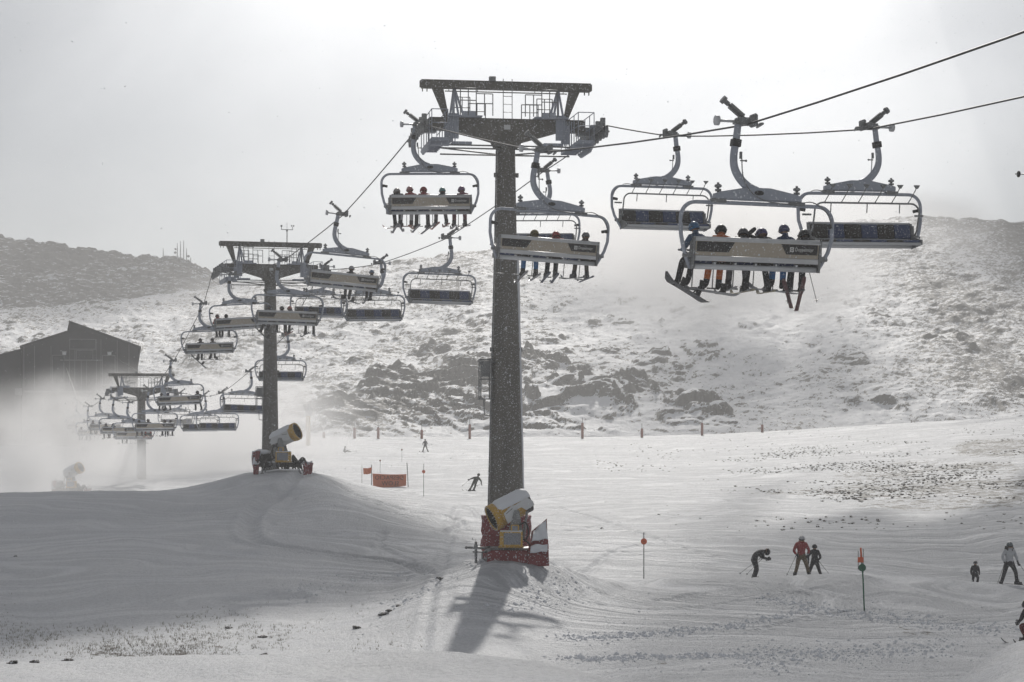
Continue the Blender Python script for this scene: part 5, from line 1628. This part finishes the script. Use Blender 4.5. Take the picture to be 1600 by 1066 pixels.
items = []
bands = [((1185, 70), (1300, 66), (1420, 62), (1610, 61), .9, 900), ((880, 58), (1000, 59), (1100, 60.5), (1260, 66), .45, 700), ((880, 53.5), (960, 53.8), (1050, 54.4), (1160, 54.8), .35, 450), ((1150, 54), (1250, 55), (1350, 55), (1500, 57), 1.4, 700),
         ((560, 66), (640, 68), (700, 70), (760, 72), .8, 90), ((450, 70), (520, 74), (580, 77), (680, 80), 1.6, 220), ((560, 58), (600, 63), (640, 66), (690, 69), .4, 80), ((770, 62), (830, 64), (860, 66), (900, 69), 1.3, 200)]
for (a, b_, c, d, w, n) in bands:
    for k in range(n):
        t = rs.rand(); pt_ = [(1 - t)**3 * a[i] + 3 * (1 - t)**2 * t * b_[i] + 3 * (1 - t) * t * t * c[i] + t**3 * d[i] for i in (0, 1)]
        Y = pt_[1] + rs.randn() * w; X = (pt_[0] - 800) * Y / F + rs.randn() * .3
        items.append((X, Y, 0, min(.11, abs(rs.randn()) * .028 + .012)))
for k in range(900):
    px = rs.uniform(860, 1600); Y = rs.uniform(50, 72); X = (px - 800) * Y / F
    items.append((X, Y, 0, abs(rs.randn()) * .014 + .008))
zz_ = ground(np.array([i_[0] for i_ in items]), np.array([i_[1] for i_ in items]))
items = [(i_[0], i_[1], float(z_) + .004, i_[3]) for i_, z_ in zip(items, zz_)]
scatter('snow_clods', items, clod, M['snowcap'])

# falling snow
items = []
for k in range(12000):
    D = 11 + 37 * rs.rand() ** .45
    X = rs.uniform(-.31, .31) * D; Z = CZ + rs.uniform(-.16, .24) * D
    items.append((X, D, Z, rs.uniform(.0025, .006)))
def flake(b, X, Y, Z, r):
    b.add([(X + r, Y, Z), (X - r, Y, Z), (X, Y + r, Z), (X, Y - r, Z), (X, Y, Z + r), (X, Y, Z - r)], [(0, 2, 4), (2, 1, 4), (1, 3, 4), (3, 0, 4), (2, 0, 5), (1, 2, 5), (3, 1, 5), (0, 3, 5)])
m_, nt_, b_ = newmat('snowflake')
tl = N(nt_, 'ShaderNodeBsdfTranslucent', Color=(.9, .92, .95, 1)); df = N(nt_, 'ShaderNodeBsdfDiffuse', Color=(.9, .92, .95, 1)); mx = N(nt_, 'ShaderNodeMixShader', Fac=.5)
nt_.links.new(df.outputs[0], mx.inputs[1]); nt_.links.new(tl.outputs[0], mx.inputs[2]); nt_.links.new(mx.outputs[0], nt_.nodes['Material Output'].inputs['Surface'])
nt_.nodes.remove(b_)
scatter('falling_snow', items, flake, m_)

# ------------------------------------------------------------------ HAZE, BLOWN SNOW, ADDED SHADE CLOUDS
SUN_EL, SUN_AZ = 34.0, 3.6      # degrees above the horizon; to the right of straight ahead
def vol_mat(name, dens, color=(.985, .985, .99, 1), aniso=.35, noise=None, fall=True):
    m = bpy.data.materials.new(name); m.use_nodes = True; nt = m.node_tree; nt.nodes.clear()
    out = N(nt, 'ShaderNodeOutputMaterial'); pv = N(nt, 'ShaderNodeVolumePrincipled')
    pv.inputs['Color'].default_value = color; pv.inputs['Anisotropy'].default_value = aniso; pv.inputs['Density'].default_value = dens
    nt.links.new(pv.outputs[0], out.inputs['Volume'])
    if noise:
        tc = N(nt, 'ShaderNodeTexCoord')
        ln = N(nt, 'ShaderNodeVectorMath', operation='LENGTH'); nt.links.new(tc.outputs['Object'], ln.inputs[0])
        mr = N(nt, 'ShaderNodeMapRange', interpolation_type='SMOOTHSTEP'); mr.inputs['From Min'].default_value = 1.0; mr.inputs['From Max'].default_value = .15
        nt.links.new(ln.outputs['Value'], mr.inputs['Value'])
        geo = N(nt, 'ShaderNodeNewGeometry')
        nz = N(nt, 'ShaderNodeTexNoise', Scale=noise, Detail=4.0, Roughness=.6, Distortion=.5); nt.links.new(geo.outputs['Position'], nz.inputs['Vector'])
        m2 = N(nt, 'ShaderNodeMapRange'); m2.inputs['From Min'].default_value = .40; m2.inputs['From Max'].default_value = .60; nt.links.new(nz.outputs['Fac'], m2.inputs['Value'])
        a = N(nt, 'ShaderNodeMath', operation='MULTIPLY'); nt.links.new(mr.outputs[0], a.inputs[0]); nt.links.new(m2.outputs[0], a.inputs[1])
        b2 = N(nt, 'ShaderNodeMath', operation='MULTIPLY'); b2.inputs[1].default_value = dens; nt.links.new(a.outputs[0], b2.inputs[0])
        nt.links.new(b2.outputs[0], pv.inputs['Density'])
    return m


b = MB(); b.box((0, 385, 36.5), (1240, 850, 89)); hz = b.build('haze', vol_mat('haze_air', .00070, aniso=.45)); hz['kind'] = 'stuff'


def puff(name, c, r, dens, noise, rot=(0, 0, 0), aniso=.4):
    b = MB(); b.ball((0, 0, 0), 1.0, 24, 16)
    o = b.build(name, vol_mat(name, dens, noise=noise, aniso=aniso)); o.location = c; o.scale = r; o.rotation_euler = rot; o['kind'] = 'stuff'
    return o


puff('blown_snow', P(215, 700, 213), (29, 30, 10.5), .115, .085)
puff('blown_snow', P(330, 715, 205), (16, 24, 6), .07, .10)
puff('blown_snow', P(165, 660, 238), (17, 18, 8.0), .16, .10)

puff('blown_snow', P(420, 650, 255), (20, 22, 11), .05, .07)
puff('gun_plume', P(205, 715, 160), (5.2, 2.2, 1.6), .30, .5, (0, R(-22), 0))
puff('gun_plume', P(455, 605, 294), (3.4, 3.6, 7.5), .6, .3, (0, R(-28), 0))
puff('cloud_mist', P(1130, 430, 430), (46, 50, 20), .085, .03)
puff('cloud_mist', P(1090, 385, 520), (60, 45, 19), .11, .025)
puff('cloud_mist', P(1290, 355, 585), (62, 40, 15), .09, .025)
puff('cloud_mist', P(1350, 400, 500), (60, 40, 15), .03, .03)
puff('cloud_mist', P(380, 480, 470), (26, 50, 12), .012, .03)
puff('blown_snow', P(115, 735, 153), (10, 12, 3.8), .32, .12)

sdv = Vector((math.sin(R(SUN_AZ)) * math.cos(R(SUN_EL)), math.cos(R(SUN_AZ)) * math.cos(R(SUN_EL)), math.sin(R(SUN_EL))))
def shade_cloud(cx, cy_, H_, r, rotz, dens, seed):
    """added unseen vapour body above the frame, placed to shade the ground at cx, cy"""
    rg = random.Random(seed); b = MB(); b.smooth = True
    n = 26; vs = []; fs = []; rings = 16
    for i in range(rings + 1):
        th = PI * i / rings
        for k in range(n):
            a = 2 * PI * k / n; d = Vector((math.sin(th) * math.cos(a), math.sin(th) * math.sin(a), math.cos(th)))
            j = 1 + .09 * math.sin(3 * a + seed) * math.sin(th) + .07 * math.sin(7 * a + 2 * seed) * math.sin(th) ** 2 + .08 * math.sin(5 * th + 4 * a)
            vs.append((d.x * j, d.y * j, d.z * j))
    for i in range(rings):
        for k in range(n): fs.append((i * n + k, (i + 1) * n + k, (i + 1) * n + (k + 1) % n, i * n + (k + 1) % n))
    b.add(vs, fs); o = b.build('shade_cloud', vol_mat('shade_cloud_vapour', dens, aniso=.3)); o['kind'] = 'stuff'
    t = H_ / sdv.z; o.location = Vector((cx, cy_, 0)) + sdv * t; o.scale = r; o.rotation_euler = (0, 0, rotz)


shade_cloud(-38, 84, 112, (34, 60, 10), R(0), .135, 1)  # these four are added out of view, to darken the slopes and hill below
shade_cloud(-150, 610, 330, (100, 120, 15), R(8), .06, 3)
shade_cloud(175, 500, 330, (55, 150, 15), R(-10), .05, 4)
shade_cloud(50, 150, 118, (32, 150, 11), R(-14), .035, 2)

bpy.data.scenes.remove(TS)

# ------------------------------------------------------------------ LIGHT, SKY, CAMERA
w = bpy.data.worlds.new('World'); sc.world = w; w.use_nodes = True
nt = w.node_tree; L = nt.links.new
bg = nt.nodes['Background']
sky = N(nt, 'ShaderNodeTexSky', sky_type='NISHITA', sun_disc=False); sky.sun_elevation = R(SUN_EL); sky.sun_rotation = R(SUN_AZ); sky.altitude = 2500
tc = N(nt, 'ShaderNodeTexCoord')
mp = N(nt, 'ShaderNodeMapping'); mp.inputs['Scale'].default_value = (1, 1, 1.8); L(tc.outputs['Generated'], mp.inputs['Vector'])
nz = N(nt, 'ShaderNodeTexNoise', Scale=3.2, Detail=6.0, Roughness=.5, Distortion=.4); L(mp.outputs['Vector'], nz.inputs['Vector'])
cr = N(nt, 'ShaderNodeValToRGB'); cr.color_ramp.elements[0].position = .34; cr.color_ramp.elements[0].color = (5.5, 5.45, 5.35, 1); cr.color_ramp.elements[1].position = .66; cr.color_ramp.elements[1].color = (8.1, 8.0, 7.85, 1)
L(nz.outputs['Fac'], cr.inputs['Fac'])
# cloud lit through by the sun behind it
dt = N(nt, 'ShaderNodeVectorMath', operation='DOT_PRODUCT'); sd = Vector((math.sin(R(SUN_AZ)) * math.cos(R(SUN_EL)), math.cos(R(SUN_AZ)) * math.cos(R(SUN_EL)), math.sin(R(SUN_EL))))
dt.inputs[1].default_value = sd; L(tc.outputs['Generated'], dt.inputs[0])
gl_ = N(nt, 'ShaderNodeMapRange', interpolation_type='SMOOTHSTEP'); gl_.inputs['From Min'].default_value = .84; gl_.inputs['From Max'].default_value = 1.0; gl_.inputs['To Min'].default_value = 0; gl_.inputs['To Max'].default_value = .9
L(dt.outputs['Value'], gl_.inputs['Value'])
# thin bright bank of cloud low in the sky below the sun
d2 = N(nt, 'ShaderNodeVectorMath', operation='DOT_PRODUCT'); d2.inputs[1].default_value = (math.sin(R(1)) * math.cos(R(8)), math.cos(R(1)) * math.cos(R(8)), math.sin(R(8)))
L(tc.outputs['Generated'], d2.inputs[0])
g2_ = N(nt, 'ShaderNodeMapRange', interpolation_type='SMOOTHSTEP'); g2_.inputs['From Min'].default_value = .935; g2_.inputs['From Max'].default_value = .995; g2_.inputs['To Min'].default_value = .27; g2_.inputs['To Max'].default_value = .97
L(d2.outputs['Value'], g2_.inputs['Value'])
sm_ = N(nt, 'ShaderNodeMath', operation='ADD'); L(gl_.outputs[0], sm_.inputs[0]); L(g2_.outputs[0], sm_.inputs[1])
vm = N(nt, 'ShaderNodeVectorMath', operation='SCALE'); L(cr.outputs['Color'], vm.inputs[0]); L(sm_.outputs[0], vm.inputs['Scale'])
mx = N(nt, 'ShaderNodeMix', data_type='RGBA'); mx.inputs['Factor'].default_value = .88
L(sky.outputs[0], mx.inputs['A']); L(vm.outputs[0], mx.inputs['B']); L(mx.outputs['Result'], bg.inputs['Color'])
bg.inputs['Strength'].default_value = .12

ld = bpy.data.lights.new('sun', 'SUN'); ld.energy = 2.75; ld.angle = R(.9); ld.color = (1, .96, .9)
sun = bpy.data.objects.new('sun', ld); col.objects.link(sun)
sun.rotation_euler = sd.to_track_quat('Z', 'Y').to_euler()

cd = bpy.data.cameras.new('camera'); cd.sensor_width = 36; cd.lens = F / 1600 * 36; cd.shift_y = (HY - 533) / 1600
cd.clip_start = .5; cd.clip_end = 3000
cam = bpy.data.objects.new('camera', cd); col.objects.link(cam); cam.location = (0, 0, CZ); cam.rotation_euler = (R(90), 0, 0)
sc.camera = cam
sc.view_settings.view_transform = 'Standard'; sc.view_settings.look = 'None'; sc.view_settings.exposure = 0; sc.view_settings.gamma = 1
cy = sc.cycles
cy.max_bounces = 6; cy.volume_bounces = 2; cy.transparent_max_bounces = 8; cy.volume_max_steps = 96; cy.volume_step_rate = 3.0
cy.use_denoising = True
